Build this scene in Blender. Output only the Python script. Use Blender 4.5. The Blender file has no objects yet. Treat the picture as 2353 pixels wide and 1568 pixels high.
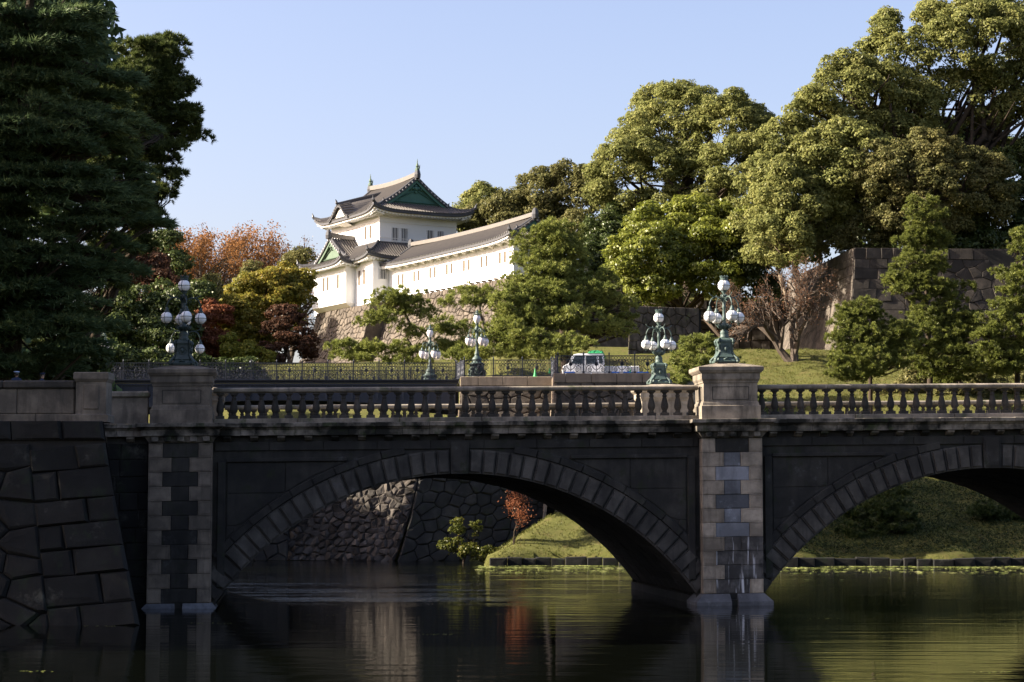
import bpy, math, random
import numpy as np
from mathutils import Vector, Matrix

# ------------------------------------------------------------------ camera, light
S = bpy.context.scene
COL = S.collection
F_PX, CU, CV, PITCH = 4586.0, 1176.5, 784.0, math.atan(376 / 4586)

cam_data = bpy.data.cameras.new("camera")
cam_data.sensor_width = 36.0
cam_data.lens = 36.0 * F_PX / 2353.0
cam_data.clip_start, cam_data.clip_end = 0.5, 6000
cam = bpy.data.objects.new("camera", cam_data)
cam.location = (0, 0, 3.5)
cam.rotation_euler = (math.pi / 2 + PITCH, 0, 0)
COL.objects.link(cam)
S.camera = cam

SUN_EL, SUN_FWD = math.radians(29), math.radians(3)       # elevation; turn towards the camera from due left
w = bpy.data.worlds.new("World")
S.world = w
w.use_nodes = True
wn = w.node_tree.nodes
wl = w.node_tree.links
wn.clear()
sky = wn.new("ShaderNodeTexSky")
sky.sky_type = 'NISHITA'
sky.sun_disc = False
sky.sun_elevation = SUN_EL
sky.sun_rotation = math.radians(270) - SUN_FWD
sky.altitude = 0
sky.air_density = 1.0
sky.dust_density = 3.0
sky.ozone_density = 1.6
bg = wn.new("ShaderNodeBackground")
bg.inputs[1].default_value = 0.064
wo = wn.new("ShaderNodeOutputWorld")
tint = wn.new("ShaderNodeMix")          # white balance of the whole sky
tint.data_type, tint.blend_type = 'RGBA', 'MULTIPLY'
tint.inputs[0].default_value = 1.0
tint.inputs[7].default_value = (1.17, 1.02, 1.06, 1)
wl.new(sky.outputs[0], tint.inputs[6])
wl.new(tint.outputs[2], bg.inputs[0])
wl.new(bg.outputs[0], wo.inputs[0])

sd = bpy.data.lights.new("sun", 'SUN')
sd.energy = 5.0
sd.angle = math.radians(0.5)
sd.color = (1.0, 0.89, 0.73)
sun = bpy.data.objects.new("sun", sd)
sv = Vector((-math.cos(SUN_FWD) * math.cos(SUN_EL), -math.sin(SUN_FWD) * math.cos(SUN_EL), math.sin(SUN_EL)))
sun.rotation_euler = sv.to_track_quat('Z', 'Y').to_euler()
sun.location = (-60, 60, 80)
COL.objects.link(sun)

S.view_settings.view_transform = 'Standard'
S.view_settings.look = 'None'
S.view_settings.gamma = 1
S.view_settings.use_curve_mapping = False
S.view_settings.exposure = 2.0
S.cycles.max_bounces = 6
S.cycles.diffuse_bounces = 2
S.cycles.transmission_bounces = 3
S.cycles.transparent_max_bounces = 6
S.cycles.caustics_reflective = False
S.cycles.caustics_refractive = False

rng = np.random.default_rng(7)
R = random.Random(11)


def at(u, v, Y):
    """the place at distance Y that the photograph shows at (u, v), photograph 2353 px wide"""
    x = (u - CU) / F_PX
    y = (CV - v) / F_PX
    d = (x, -y * math.sin(PITCH) + math.cos(PITCH), y * math.cos(PITCH) + math.sin(PITCH))
    s = Y / d[1]
    return Vector((s * d[0], Y, 3.5 + s * d[2]))


# ------------------------------------------------------------------ mesh helpers
class MB:
    def __init__(self, T=None):
        self.v, self.f, self.T = [], [], T

    def add(self, vs, fs):
        n = len(self.v)
        T = self.T
        self.v += [tuple(T(p)) if T else tuple(p) for p in vs]
        self.f += [tuple(i + n for i in f) for f in fs]
        return self

    def box(self, x0, x1, y0, y1, z0, z1):
        return self.add([(x0, y0, z0), (x1, y0, z0), (x1, y1, z0), (x0, y1, z0),
                         (x0, y0, z1), (x1, y0, z1), (x1, y1, z1), (x0, y1, z1)],
                        [(0, 3, 2, 1), (4, 5, 6, 7), (0, 1, 5, 4), (1, 2, 6, 5), (2, 3, 7, 6), (3, 0, 4, 7)])

    def bbox(self, x0, x1, y0, y1, z0, z1, b):
        """box with chamfered edges"""
        P = []
        for z, ins in ((z0, b), (z0 + b, 0), (z1 - b, 0), (z1, b)):
            xa, xb, ya, yb = x0 + ins, x1 - ins, y0 + ins, y1 - ins
            c = b * 0.0 if ins else b
            if ins:
                P.append([(xa, ya, z), (xa, ya, z), (xb, ya, z), (xb, ya, z), (xb, yb, z), (xb, yb, z), (xa, yb, z), (xa, yb, z)])
            else:
                P.append([(xa, ya + c, z), (xa + c, ya, z), (xb - c, ya, z), (xb, ya + c, z), (xb, yb - c, z), (xb - c, yb, z), (xa + c, yb, z), (xa, yb - c, z)])
        vs = [p for r in P for p in r]
        fs = []
        for k in range(3):
            for i in range(8):
                j = (i + 1) % 8
                fs.append((k * 8 + i, k * 8 + j, (k + 1) * 8 + j, (k + 1) * 8 + i))
        fs.append(tuple(range(7, -1, -1)))
        fs.append(tuple(range(24, 32)))
        return self.add(vs, fs)

    def frust(self, r0, z0, r1, z1):
        """rect (x0,x1,y0,y1) at z0 to rect at z1"""
        a, b = r0, r1
        return self.add([(a[0], a[2], z0), (a[1], a[2], z0), (a[1], a[3], z0), (a[0], a[3], z0),
                         (b[0], b[2], z1), (b[1], b[2], z1), (b[1], b[3], z1), (b[0], b[3], z1)],
                        [(0, 3, 2, 1), (4, 5, 6, 7), (0, 1, 5, 4), (1, 2, 6, 5), (2, 3, 7, 6), (3, 0, 4, 7)])

    def stack(self, cx, cy, prof):
        """square-section moulding stack: prof = [(hx, hy, z), ...]"""
        vs, fs = [], []
        for hx, hy, z in prof:
            vs += [(cx - hx, cy - hy, z), (cx + hx, cy - hy, z), (cx + hx, cy + hy, z), (cx - hx, cy + hy, z)]
        for k in range(len(prof) - 1):
            for i in range(4):
                j = (i + 1) % 4
                fs.append((k * 4 + i, k * 4 + j, (k + 1) * 4 + j, (k + 1) * 4 + i))
        n = len(prof)
        fs += [(3, 2, 1, 0), tuple(range(4 * n - 4, 4 * n))]
        return self.add(vs, fs)

    def lathe(self, prof, n=12, c=(0, 0, 0)):
        """prof [(r,z)] round z"""
        vs, fs = [], []
        for r, z in prof:
            for i in range(n):
                a = 2 * math.pi * i / n
                vs.append((c[0] + r * math.cos(a), c[1] + r * math.sin(a), c[2] + z))
        for k in range(len(prof) - 1):
            for i in range(n):
                j = (i + 1) % n
                fs.append((k * n + i, k * n + j, (k + 1) * n + j, (k + 1) * n + i))
        fs.append(tuple(range(n - 1, -1, -1)))
        fs.append(tuple(range((len(prof) - 1) * n, len(prof) * n)))
        return self.add(vs, fs)

    def tube(self, pts, rad, n=6, cap=True):
        pts = [Vector(p) for p in pts]
        if not hasattr(rad, '__len__'):
            rad = [rad] * len(pts)
        vs, fs = [], []
        up = Vector((0.03, 0.07, 1))
        for i, p in enumerate(pts):
            d = (pts[min(i + 1, len(pts) - 1)] - pts[max(i - 1, 0)])
            if d.length < 1e-9:
                d = Vector((0, 0, 1))
            d.normalize()
            a = d.cross(up)
            if a.length < 0.05:
                a = d.cross(Vector((1, 0, 0)))
            a.normalize()
            b = d.cross(a)
            for k in range(n):
                t = 2 * math.pi * k / n
                vs.append(p + (a * math.cos(t) + b * math.sin(t)) * rad[i])
        for i in range(len(pts) - 1):
            for k in range(n):
                j = (k + 1) % n
                fs.append((i * n + k, i * n + j, (i + 1) * n + j, (i + 1) * n + k))
        if cap:
            fs.append(tuple(range(n - 1, -1, -1)))
            fs.append(tuple(range((len(pts) - 1) * n, len(pts) * n)))
        return self.add(vs, fs)

    def ring(self, c, r, rt, ax=(0, 1, 0), n=12, m=4, a0=0, a1=2 * math.pi):
        ax = Vector(ax).normalized()
        e = ax.cross(Vector((0, 0, 1)))
        if e.length < .1:
            e = Vector((1, 0, 0))
        e.normalize()
        g = ax.cross(e)
        c = Vector(c)
        pts = [c + (e * math.cos(a0 + (a1 - a0) * i / n) + g * math.sin(a0 + (a1 - a0) * i / n)) * r for i in range(n + 1)]
        return self.tube(pts, rt, m)

    def sphere(self, c, r, n=12, m=8, sz=1.0):
        return self.lathe([(max(r * math.sin(math.pi * k / m), 1e-4), -r * sz * math.cos(math.pi * k / m)) for k in range(m + 1)], n, c)

    def grid(self, fn, nu, nv):
        vs = [fn(i / nu, j / nv) for j in range(nv + 1) for i in range(nu + 1)]
        fs = [(j * (nu + 1) + i, j * (nu + 1) + i + 1, (j + 1) * (nu + 1) + i + 1, (j + 1) * (nu + 1) + i) for j in range(nv) for i in range(nu)]
        return self.add(vs, fs)


MROOT = {}


def link(o):
    COL.objects.link(o)
    return o


def tagp(o, label=None, cat=None, group=None, kind=None):
    if label: o['label'] = label
    if cat: o['category'] = cat
    if group: o['group'] = group
    if kind: o['kind'] = kind
    return o


def root(name, loc, label, cat, group=None, rz=0.0):
    o = bpy.data.objects.new(name, None)
    o.empty_display_size = 0.3
    o.location = loc
    o.rotation_euler = (0, 0, rz)
    link(o)
    MROOT[o] = Matrix.Translation(Vector(loc)) @ Matrix.Rotation(rz, 4, 'Z')
    return tagp(o, label, cat, group)


def mesh_from(name, mb, mat, M=None, smooth=False):
    me = bpy.data.meshes.new(name)
    vs = mb.v
    if M is not None:
        inv = np.array(M.inverted())
        a = np.array(vs, dtype=float).reshape(-1, 3)
        a = a @ inv[:3, :3].T + inv[:3, 3]
        vs = a.tolist()
    me.from_pydata(vs, [], mb.f)
    if mat: me.materials.append(mat)
    if smooth:
        me.polygons.foreach_set('use_smooth', [True] * len(me.polygons))
    me.update()
    return me


def obj(name, mb, mat, parent=None, local=False, smooth=False, kind=None):
    """link mb as one mesh object; coordinates are world ones unless local"""
    M = None
    rt = parent
    while rt is not None and rt not in MROOT:
        rt = rt.parent
    if rt is not None and not local:
        M = MROOT[rt]
    o = bpy.data.objects.new(name, mesh_from(name, mb, mat, M, smooth))
    if parent is not None: o.parent = parent
    if kind: o['kind'] = kind
    return link(o)


def inst(name, me, parent, loc=(0, 0, 0), rz=0, scale=None):
    o = bpy.data.objects.new(name, me)
    o.parent = parent
    o.location = loc
    o.rotation_euler = (0, 0, rz)
    if scale: o.scale = scale
    return link(o)


def arr_obj(name, V, per, mat, parent=None, kind=None, smooth=False, noff=None):
    """V: (n*per,3) array, faces of per verts each"""
    if parent is not None:
        rt = parent
        while rt not in MROOT: rt = rt.parent
        inv = np.array(MROOT[rt].inverted())
        V = V @ inv[:3, :3].T + inv[:3, 3]
    me = bpy.data.meshes.new(name)
    n = len(V)
    nf = n // per
    me.vertices.add(n)
    me.vertices.foreach_set('co', np.ascontiguousarray(V, dtype=np.float32).ravel())
    me.loops.add(n)
    me.loops.foreach_set('vertex_index', np.arange(n, dtype=np.int32))
    me.polygons.add(nf)
    me.polygons.foreach_set('loop_start', np.arange(0, n, per, dtype=np.int32))
    me.update(calc_edges=True)
    me.materials.append(mat)
    o = bpy.data.objects.new(name, me)
    if parent is not None: o.parent = parent
    if kind: o['kind'] = kind
    return link(o)


# ------------------------------------------------------------------ materials
def nodes_of(m):
    m.use_nodes = True
    nt = m.node_tree
    nt.nodes.clear()
    return nt, nt.nodes, nt.links


class NT:
    def __init__(self, name):
        self.m = bpy.data.materials.new(name)
        self.nt, self.n, self.l = nodes_of(self.m)
        self.out = self.n.new("ShaderNodeOutputMaterial")

    def node(self, t, **kw):
        nd = self.n.new(t)
        for k, v in kw.items():
            setattr(nd, k, v)
        return nd

    def noise(self, scale, detail=4, rough=.6, vec=None, dist=0.0):
        nd = self.n.new("ShaderNodeTexNoise")
        nd.inputs['Scale'].default_value = scale
        nd.inputs['Detail'].default_value = detail
        nd.inputs['Roughness'].default_value = rough
        nd.inputs['Distortion'].default_value = dist
        if vec is not None: self.l.new(vec, nd.inputs['Vector'])
        return nd.outputs['Fac']

    def pos(self, scale=(1, 1, 1)):
        g = self.n.new("ShaderNodeNewGeometry")
        mp = self.n.new("ShaderNodeMapping")
        mp.inputs['Scale'].default_value = scale
        self.l.new(g.outputs['Position'], mp.inputs['Vector'])
        return mp.outputs[0]

    def ramp(self, fac, stops):
        r = self.n.new("ShaderNodeValToRGB")
        e = r.color_ramp.elements
        while len(e) < len(stops): e.new(0.5)
        for i, (p, c) in enumerate(stops):
            e[i].position = p
            e[i].color = (*c, 1) if len(c) == 3 else c
        self.l.new(fac, r.inputs[0])
        return r.outputs[0]

    def mix(self, fac, a, b, mode='MIX'):
        m = self.n.new("ShaderNodeMix")
        m.data_type = 'RGBA'
        m.blend_type = mode
        for s, i in ((fac, 0), (a, 6), (b, 7)):
            if isinstance(s, (int, float)): m.inputs[i].default_value = s
            elif isinstance(s, tuple): m.inputs[i].default_value = (*s, 1)
            else: self.l.new(s, m.inputs[i])
        return m.outputs[2]

    def math(self, op, a, b=0.0, clamp=False):
        m = self.n.new("ShaderNodeMath")
        m.operation = op
        m.use_clamp = clamp
        for s, i in ((a, 0), (b, 1)):
            if isinstance(s, (int, float)): m.inputs[i].default_value = s
            else: self.l.new(s, m.inputs[i])
        return m.outputs[0]

    def rnd(self):
        g = self.n.new("ShaderNodeNewGeometry")
        o = self.n.new("ShaderNodeObjectInfo")
        return self.math('FRACT', self.math('ADD', g.outputs['Random Per Island'], self.math('MULTIPLY', o.outputs['Random'], 7.31)))

    def principled(self, col, rough=.8, spec=.3, metallic=0.0, bump=None, bstr=.3, bdist=.02):
        p = self.n.new("ShaderNodeBsdfPrincipled")
        if isinstance(col, tuple): p.inputs['Base Color'].default_value = (*col, 1)
        else: self.l.new(col, p.inputs['Base Color'])
        if isinstance(rough, (int, float)): p.inputs['Roughness'].default_value = rough
        else: self.l.new(rough, p.inputs['Roughness'])
        p.inputs['Specular IOR Level'].default_value = spec
        p.inputs['Metallic'].default_value = metallic
        if bump is not None:
            b = self.n.new("ShaderNodeBump")
            b.inputs['Strength'].default_value = bstr
            b.inputs['Distance'].default_value = bdist
            self.l.new(bump, b.inputs['Height'])
            self.l.new(b.outputs[0], p.inputs['Normal'])
        self.l.new(p.outputs[0], self.out.inputs[0])
        return p


def stone_mat(name, c1, c2, dark=(.02, .02, .018), stain=.5, vary=.5, moss=None, streak=.4, light=None, bump=.5, scale=1.0, rough=.85):
    t = NT(name)
    n1 = t.noise(1.3 * scale, 5, .6, t.pos())
    n2 = t.noise(9 * scale, 6, .7, t.pos())
    base = t.mix(t.rnd(), c1, c2)
    base = t.mix(t.math('MULTIPLY', n2, .5), base, tuple(x * .55 for x in c1))
    if light:
        nl = t.noise(.9 * scale, 6, .75, t.pos())
        base = t.mix(t.ramp(nl, [(.58, (0, 0, 0)), (.7, (1, 1, 1))]), base, light)
    st = t.ramp(n1, [(.42, (1, 1, 1)), (.42 + .25, (0, 0, 0))])
    base = t.mix(t.math('MULTIPLY', st, stain), base, dark)
    sn = t.noise(2.2, 5, .65, t.pos((1.6, 1.6, .22)))
    base = t.mix(t.math('MULTIPLY', t.ramp(sn, [(.5, (0, 0, 0)), (.68, (1, 1, 1))]), streak), base, dark)
    if moss:
        nm = t.noise(1.7, 5, .7, t.pos((1, 1, .7)))
        base = t.mix(t.math('MULTIPLY', t.ramp(nm, [(.56, (0, 0, 0)), (.66, (1, 1, 1))]), .7), base, moss)
    t.principled(base, rough, .25, bump=t.math('ADD', t.math('MULTIPLY', n2, .6), t.noise(30 * scale, 4, .7, t.pos())), bstr=bump, bdist=.03)
    return t.m


def plain_mat(name, col, rough=.6, spec=.3, metallic=0.0, vary=.15, nscale=4.0, bump=.1):
    t = NT(name)
    n = t.noise(nscale, 5, .65, t.pos())
    c = t.mix(n, tuple(x * (1 - vary) for x in col), tuple(min(1, x * (1 + vary)) for x in col))
    t.principled(c, rough, spec, metallic, bump=t.noise(nscale * 5, 3, .6, t.pos()), bstr=bump, bdist=.01)
    return t.m


def leaf_mat(name, c1, c2, c3=None, trans=.3, gloss=.04, nscale=.35, k=1.05):
    c1, c2 = tuple(x * k for x in c1), tuple(x * k for x in c2)
    c3 = tuple(min(.8, x * k) for x in c3) if c3 else None
    t = NT(name)
    n = t.noise(nscale, 4, .6, t.pos())
    f = t.math('ADD', t.math('MULTIPLY', t.rnd(), .55), t.math('MULTIPLY', t.math('SUBTRACT', n, .28), 1.0), True)
    stops = [(0.1, c1), (.6, c2)]
    if c3: stops.append((.95, c3))
    col = t.ramp(f, stops)
    d = t.node("ShaderNodeBsdfDiffuse")
    tr = t.node("ShaderNodeBsdfTranslucent")
    g = t.node("ShaderNodeBsdfGlossy")
    g.inputs['Roughness'].default_value = .38
    g.inputs['Color'].default_value = (.9, .9, .8, 1)
    t.l.new(col, d.inputs[0])
    t.l.new(t.mix(.5, col, (.25, .3, .03), 'MIX') if False else col, tr.inputs[0])
    m1 = t.node("ShaderNodeMixShader")
    m1.inputs[0].default_value = min(.45, trans + .1)
    t.l.new(d.outputs[0], m1.inputs[1])
    t.l.new(tr.outputs[0], m1.inputs[2])
    m2 = t.node("ShaderNodeMixShader")
    m2.inputs[0].default_value = gloss * .45
    t.l.new(m1.outputs[0], m2.inputs[1])
    t.l.new(g.outputs[0], m2.inputs[2])
    t.l.new(m2.outputs[0], t.out.inputs[0])
    return t.m


M = {}
M['soot'] = stone_mat("soot_black_granite", (.033, .032, .028), (.060, .056, .048), (.012, .012, .012), .7, moss=(.02, .026, .012), streak=.5, light=(.10, .10, .10), bump=.55)
M['vouss'] = stone_mat("weathered_voussoir_granite", (.068, .064, .056), (.135, .124, .108), (.014, .014, .014), .6, streak=.5, light=(.12, .115, .11), bump=.6)
M['joint'] = stone_mat("joint_shadow_mortar", (.02, .02, .018), (.03, .028, .025), (.01, .01, .01), .5, bump=.3)  # dark mortar backing between the stones
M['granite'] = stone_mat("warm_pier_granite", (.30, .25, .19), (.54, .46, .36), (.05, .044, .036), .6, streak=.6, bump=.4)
M['granite_d'] = stone_mat("grimy_pier_granite", (.20, .165, .125), (.28, .235, .185), (.03, .028, .025), .6, streak=.5, bump=.4)  # grime plus the tree shade over the left end, both in the colour
M['rail'] = stone_mat("rail_granite", (.32, .27, .21), (.40, .34, .27), (.035, .035, .03), .65, streak=.45, bump=.35, moss=(.06, .075, .03))
M['balus'] = stone_mat("baluster_granite", (.045, .04, .034), (.10, .085, .07), (.02, .02, .018), .75, streak=.5, bump=.35)
M['cornice'] = stone_mat("cornice_granite", (.24, .21, .17), (.36, .31, .25), (.014, .014, .011), 1.0, streak=.6, moss=(.03, .045, .012), bump=.4)
M['infill'] = stone_mat("blue_grey_infill_stone", (.10, .105, .115), (.24, .25, .27), (.035, .037, .04), .6, streak=.35, light=(.3, .32, .36), bump=.5)
M['infill_l'] = stone_mat("pale_blue_grey_infill_stone", (.20, .21, .23), (.30, .31, .34), (.06, .065, .07), .5, streak=.35, light=(.36, .38, .42), bump=.5)
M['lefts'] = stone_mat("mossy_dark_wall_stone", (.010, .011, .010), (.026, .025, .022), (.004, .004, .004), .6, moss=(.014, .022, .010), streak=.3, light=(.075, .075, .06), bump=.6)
M['tanwall'] = stone_mat("castle_wall_stone", (.10, .081, .063), (.18, .147, .112), (.036, .03, .026), .45, streak=.35, light=(.23, .19, .15), bump=.5)
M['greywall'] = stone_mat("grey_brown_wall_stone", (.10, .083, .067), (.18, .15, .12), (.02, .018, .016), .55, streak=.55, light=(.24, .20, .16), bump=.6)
M['ivywall'] = stone_mat("creeper_streaked_wall_stone", (.10, .083, .066), (.17, .14, .11), (.018, .016, .012), .6, streak=.85, moss=(.08, .085, .035), bump=.8)
M['tan_block'] = stone_mat("tan_parapet_block", (.26, .205, .15), (.33, .265, .20), (.05, .042, .034), .3, streak=.4, bump=.3)
M['plaster'] = plain_mat("white_plaster", (.74, .735, .72), .85, .15, vary=.04, bump=.05)
M['slat'] = plain_mat("cream_window_slat", (.17, .135, .10), .85, .15, vary=.1)  # window recess shadow is put into the slat colour
M['cream'] = plain_mat("cream_plaster", (.74, .70, .63), .85, .15, vary=.05, bump=.05)
M['copper'] = plain_mat("green_copper_sheet", (.055, .135, .105), .6, .3, vary=.35, nscale=1.5)
M['copper_l'] = plain_mat("pale_green_copper", (.085, .125, .085), .6, .3, vary=.3, nscale=2)
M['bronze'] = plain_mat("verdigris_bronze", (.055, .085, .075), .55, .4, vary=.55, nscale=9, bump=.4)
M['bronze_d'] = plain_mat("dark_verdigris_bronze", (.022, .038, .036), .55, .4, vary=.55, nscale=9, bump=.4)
M['iron'] = plain_mat("navy_black_iron", (.018, .022, .034), .5, .4, vary=.3)
M['girder'] = plain_mat("navy_girder_paint", (.012, .017, .035), .45, .4, vary=.2)
M['cage'] = plain_mat("dark_cage_iron", (.02, .03, .03), .5, .4)
M['window_dark'] = plain_mat("dark_window_interior", (.02, .022, .03), .6, .3)
M['bark'] = plain_mat("dark_bark", (.05, .038, .028), .95, .1, vary=.4, nscale=3, bump=.8)
M['bark_l'] = plain_mat("pale_bark", (.16, .125, .09), .95, .1, vary=.4, nscale=3, bump=.8)
M['bark_g'] = plain_mat("grey_brown_bark", (.09, .072, .058), .95, .1, vary=.35, nscale=3, bump=.6)
M['vanwhite'] = plain_mat("white_van_paint", (.78, .80, .84), .3, .5, vary=.03)
M['vanglass'] = plain_mat("dark_van_glass", (.02, .03, .035), .08, .6, vary=.1)
M['windscreen'] = plain_mat("pale_blue_windscreen", (.25, .36, .45), .1, .6, vary=.1)
M['tyre'] = plain_mat("black_tyre_rubber", (.015, .015, .015), .8, .2)
M['greencloth'] = plain_mat("green_tarpaulin", (.02, .22, .08), .7, .3, vary=.35, nscale=6)
M['bluecloth'] = plain_mat("blue_tarpaulin", (.03, .13, .45), .6, .3, vary=.3, nscale=6)
M['greencone'] = plain_mat("green_cone_plastic", (.02, .33, .08), .5, .4)
M['skin'] = plain_mat("skin", (.42, .26, .18), .6, .3, vary=.08)
M['navycloth'] = plain_mat("navy_uniform_cloth", (.025, .035, .07), .8, .2)
M['capblue'] = plain_mat("pale_blue_cap_top", (.30, .38, .52), .7, .2)
M['capwhite'] = plain_mat("white_cap_cover", (.75, .78, .8), .7, .2)
M['black'] = plain_mat("black_peak", (.012, .012, .014), .35, .5)


def tile_mat():
    t = NT("weathered_grey_roof_tile")
    n = t.noise(1.1, 5, .6, t.pos())
    n2 = t.noise(7, 4, .7, t.pos())
    c = t.mix(n, (.06, .055, .052), (.13, .113, .098))
    c = t.mix(t.math('MULTIPLY', n2, .6), c, (.18, .16, .135))
    t.principled(c, .55, .4, bump=n2, bstr=.4)
    return t.m


M['tile'] = tile_mat()
M['tile_d'] = plain_mat("dark_ridge_tile", (.05, .05, .055), .55, .4, vary=.4)
M['tile_e'] = plain_mat("grey_eave_tile_end", (.10, .095, .09), .6, .3, vary=.5, nscale=3)
M['tile_w'] = plain_mat("whitened_gable_tile_end", (.32, .31, .30), .6, .3, vary=.5, nscale=3)


def globe_mat(name, col):
    t = NT(name)
    p = t.principled(col, .18, .5)
    p.inputs['Subsurface Weight'].default_value = .15
    p.inputs['Subsurface Radius'].default_value = (.1, .1, .1)
    return t.m


M['globe'] = globe_mat("milk_glass", (.78, .78, .78))
M['globe_p'] = globe_mat("pinkish_milk_glass", (.76, .70, .70))


def water_mat():
    t = NT("still_moat_water")
    # fine ripples everywhere, a wind-ruffled belt under and beyond the bridge
    sep = t.node("ShaderNodeSeparateXYZ")
    g = t.node("ShaderNodeNewGeometry")
    t.l.new(g.outputs['Position'], sep.inputs[0])
    belt = t.noise(.05, 3, .5, t.pos((.5, 1.6, 1)))
    r1 = t.math('SUBTRACT', sep.outputs['Y'], t.math('MULTIPLY', belt, 14))
    near = t.math('MULTIPLY', t.math('SUBTRACT', r1, 64.0), .35, True)
    xr = t.math('SUBTRACT', 1.0, t.math('MULTIPLY', t.math('SUBTRACT', sep.outputs['X'], 1.0), .12, True), True)
    patch = t.ramp(t.noise(1.0, 6, .7, t.pos((.10, .42, 1))), [(.46, (.0, .0, .0)), (.58, (1, 1, 1))])
    mask = t.math('MULTIPLY', t.math('MULTIPLY', near, patch), t.math('ADD', .12, t.math('MULTIPLY', xr, .88)))
    fine = t.noise(5.0, 3, .6, t.pos((.55, 1.5, 1)))
    slow = t.noise(.8, 3, .5, t.pos((.25, 1.4, 1)))
    h = t.math('ADD', t.math('MULTIPLY', slow, .012), t.math('MULTIPLY', fine, t.math('ADD', .0011, t.math('MULTIPLY', mask, .02))))
    b = t.node("ShaderNodeBump")
    b.inputs['Strength'].default_value = 1.0
    b.inputs['Distance'].default_value = 1.0
    t.l.new(h, b.inputs['Height'])
    p = t.principled((.0022, .0028, .0016), t.math('ADD', .025, t.math('MULTIPLY', mask, .05)), .5)
    p.inputs['IOR'].default_value = 1.333
    t.l.new(b.outputs[0], p.inputs['Normal'])
    return t.m


M['water'] = water_mat()


def grass_mat():
    t = NT("late_autumn_lawn")
    n = t.noise(.25, 5, .65, t.pos())
    n2 = t.noise(3.5, 5, .7, t.pos())
    c = t.mix(n, (.075, .088, .018), (.14, .125, .042))
    c = t.mix(t.math('MULTIPLY', n2, .55), c, (.035, .045, .012))
    c = t.mix(t.ramp(t.noise(1.1, 6, .75, t.pos((1, .6, 1))), [(.52, (0, 0, 0)), (.66, (.6, .6, .6))]), c, (.12, .09, .04))
    t.principled(c, .95, .1, bump=t.noise(7, 5, .75, t.pos()), bstr=.9, bdist=.15)
    return t.m


M['grass'] = grass_mat()
M['blade'] = leaf_mat("lawn_blade", (.055, .075, .015), (.12, .12, .032), (.18, .16, .055), .25, .02)
M['gravel'] = plain_mat("pale_gravel_paving", (.2, .18, .145), .95, .1, vary=.2, nscale=8, bump=.5)
M['camphor'] = leaf_mat("camphor_leaf", (.06, .07, .022), (.135, .14, .045), (.20, .19, .066), .3, .012, .25, k=1.5)
M['camphor_d'] = leaf_mat("dull_olive_oak_leaf", (.045, .05, .018), (.10, .095, .035), (.15, .13, .052), .25, .012, .25, k=1.4)
M['bright'] = leaf_mat("glossy_bright_green_leaf", (.055, .07, .012), (.13, .145, .022), (.22, .225, .04), .3, .05, .3, k=1.3)
M['under'] = leaf_mat("dark_evergreen_leaf", (.025, .04, .012), (.055, .075, .02), (.10, .115, .03), .2, .05, .3)
M['pine'] = leaf_mat("pine_needle", (.055, .07, .018), (.13, .145, .035), (.21, .21, .06), .2, .03, .5, k=1.65)
M['pine_r'] = leaf_mat("bright_pine_needle", (.045, .052, .016), (.115, .135, .03), (.22, .22, .05), .2, .03, 1.1, k=1.3)
M['cedar'] = leaf_mat("dark_cedar_needle", (.022, .036, .018), (.045, .066, .028), (.09, .11, .04), .15, .03, .4, k=2.0)
M['ivy'] = leaf_mat("ground_ivy_leaf", (.012, .02, .007), (.03, .042, .014), (.06, .065, .022), .1, .02, .4)  # the bank's deep shade is put into this leaf colour
M['pine_b'] = leaf_mat("black_pine_needle", (.03, .045, .014), (.07, .088, .026), (.14, .15, .04), .2, .03, .6, k=1.25)
M['bushgreen'] = leaf_mat("yellow_tipped_bush_leaf", (.05, .065, .015), (.10, .11, .02), (.22, .17, .03), .3, .03, 1.2, k=1.0)
M['yellow'] = leaf_mat("yellow_autumn_leaf", (.10, .11, .02), (.20, .175, .03), (.28, .18, .035), .35, .03, .25)
M['yelgreen'] = leaf_mat("yellow_green_leaf", (.10, .12, .02), (.20, .20, .03), (.30, .24, .04), .35, .03, .3)
M['rust'] = leaf_mat("rust_red_leaf", (.11, .04, .022), (.19, .07, .035), (.26, .11, .055), .35, .02, .4)
M['maroon'] = leaf_mat("maroon_leaf", (.045, .028, .018), (.09, .045, .028), (.15, .07, .04), .3, .02, .4)
M['orange'] = leaf_mat("orange_zelkova_leaf", (.17, .085, .035), (.27, .13, .05), (.34, .17, .065), .4, .0, .2, k=1.0)
M['sparse'] = leaf_mat("dry_brown_leaf", (.08, .05, .03), (.14, .075, .045), (.19, .10, .055), .35, .02, .5)
M['weed'] = leaf_mat("floating_weed", (.10, .13, .03), (.20, .22, .07), (.34, .33, .16), .1, .02, .3)

exec_after = []

# ------------------------------------------------------------------ terrain and water
OC = (0.15, 200.0)
CU_, CN_ = (.5, -.866), (-.866, -.5)


def ss(a, b, x):
    t = np.clip((x - a) / (b - a), 0, 1)
    return t * t * (3 - 2 * t)


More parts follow.
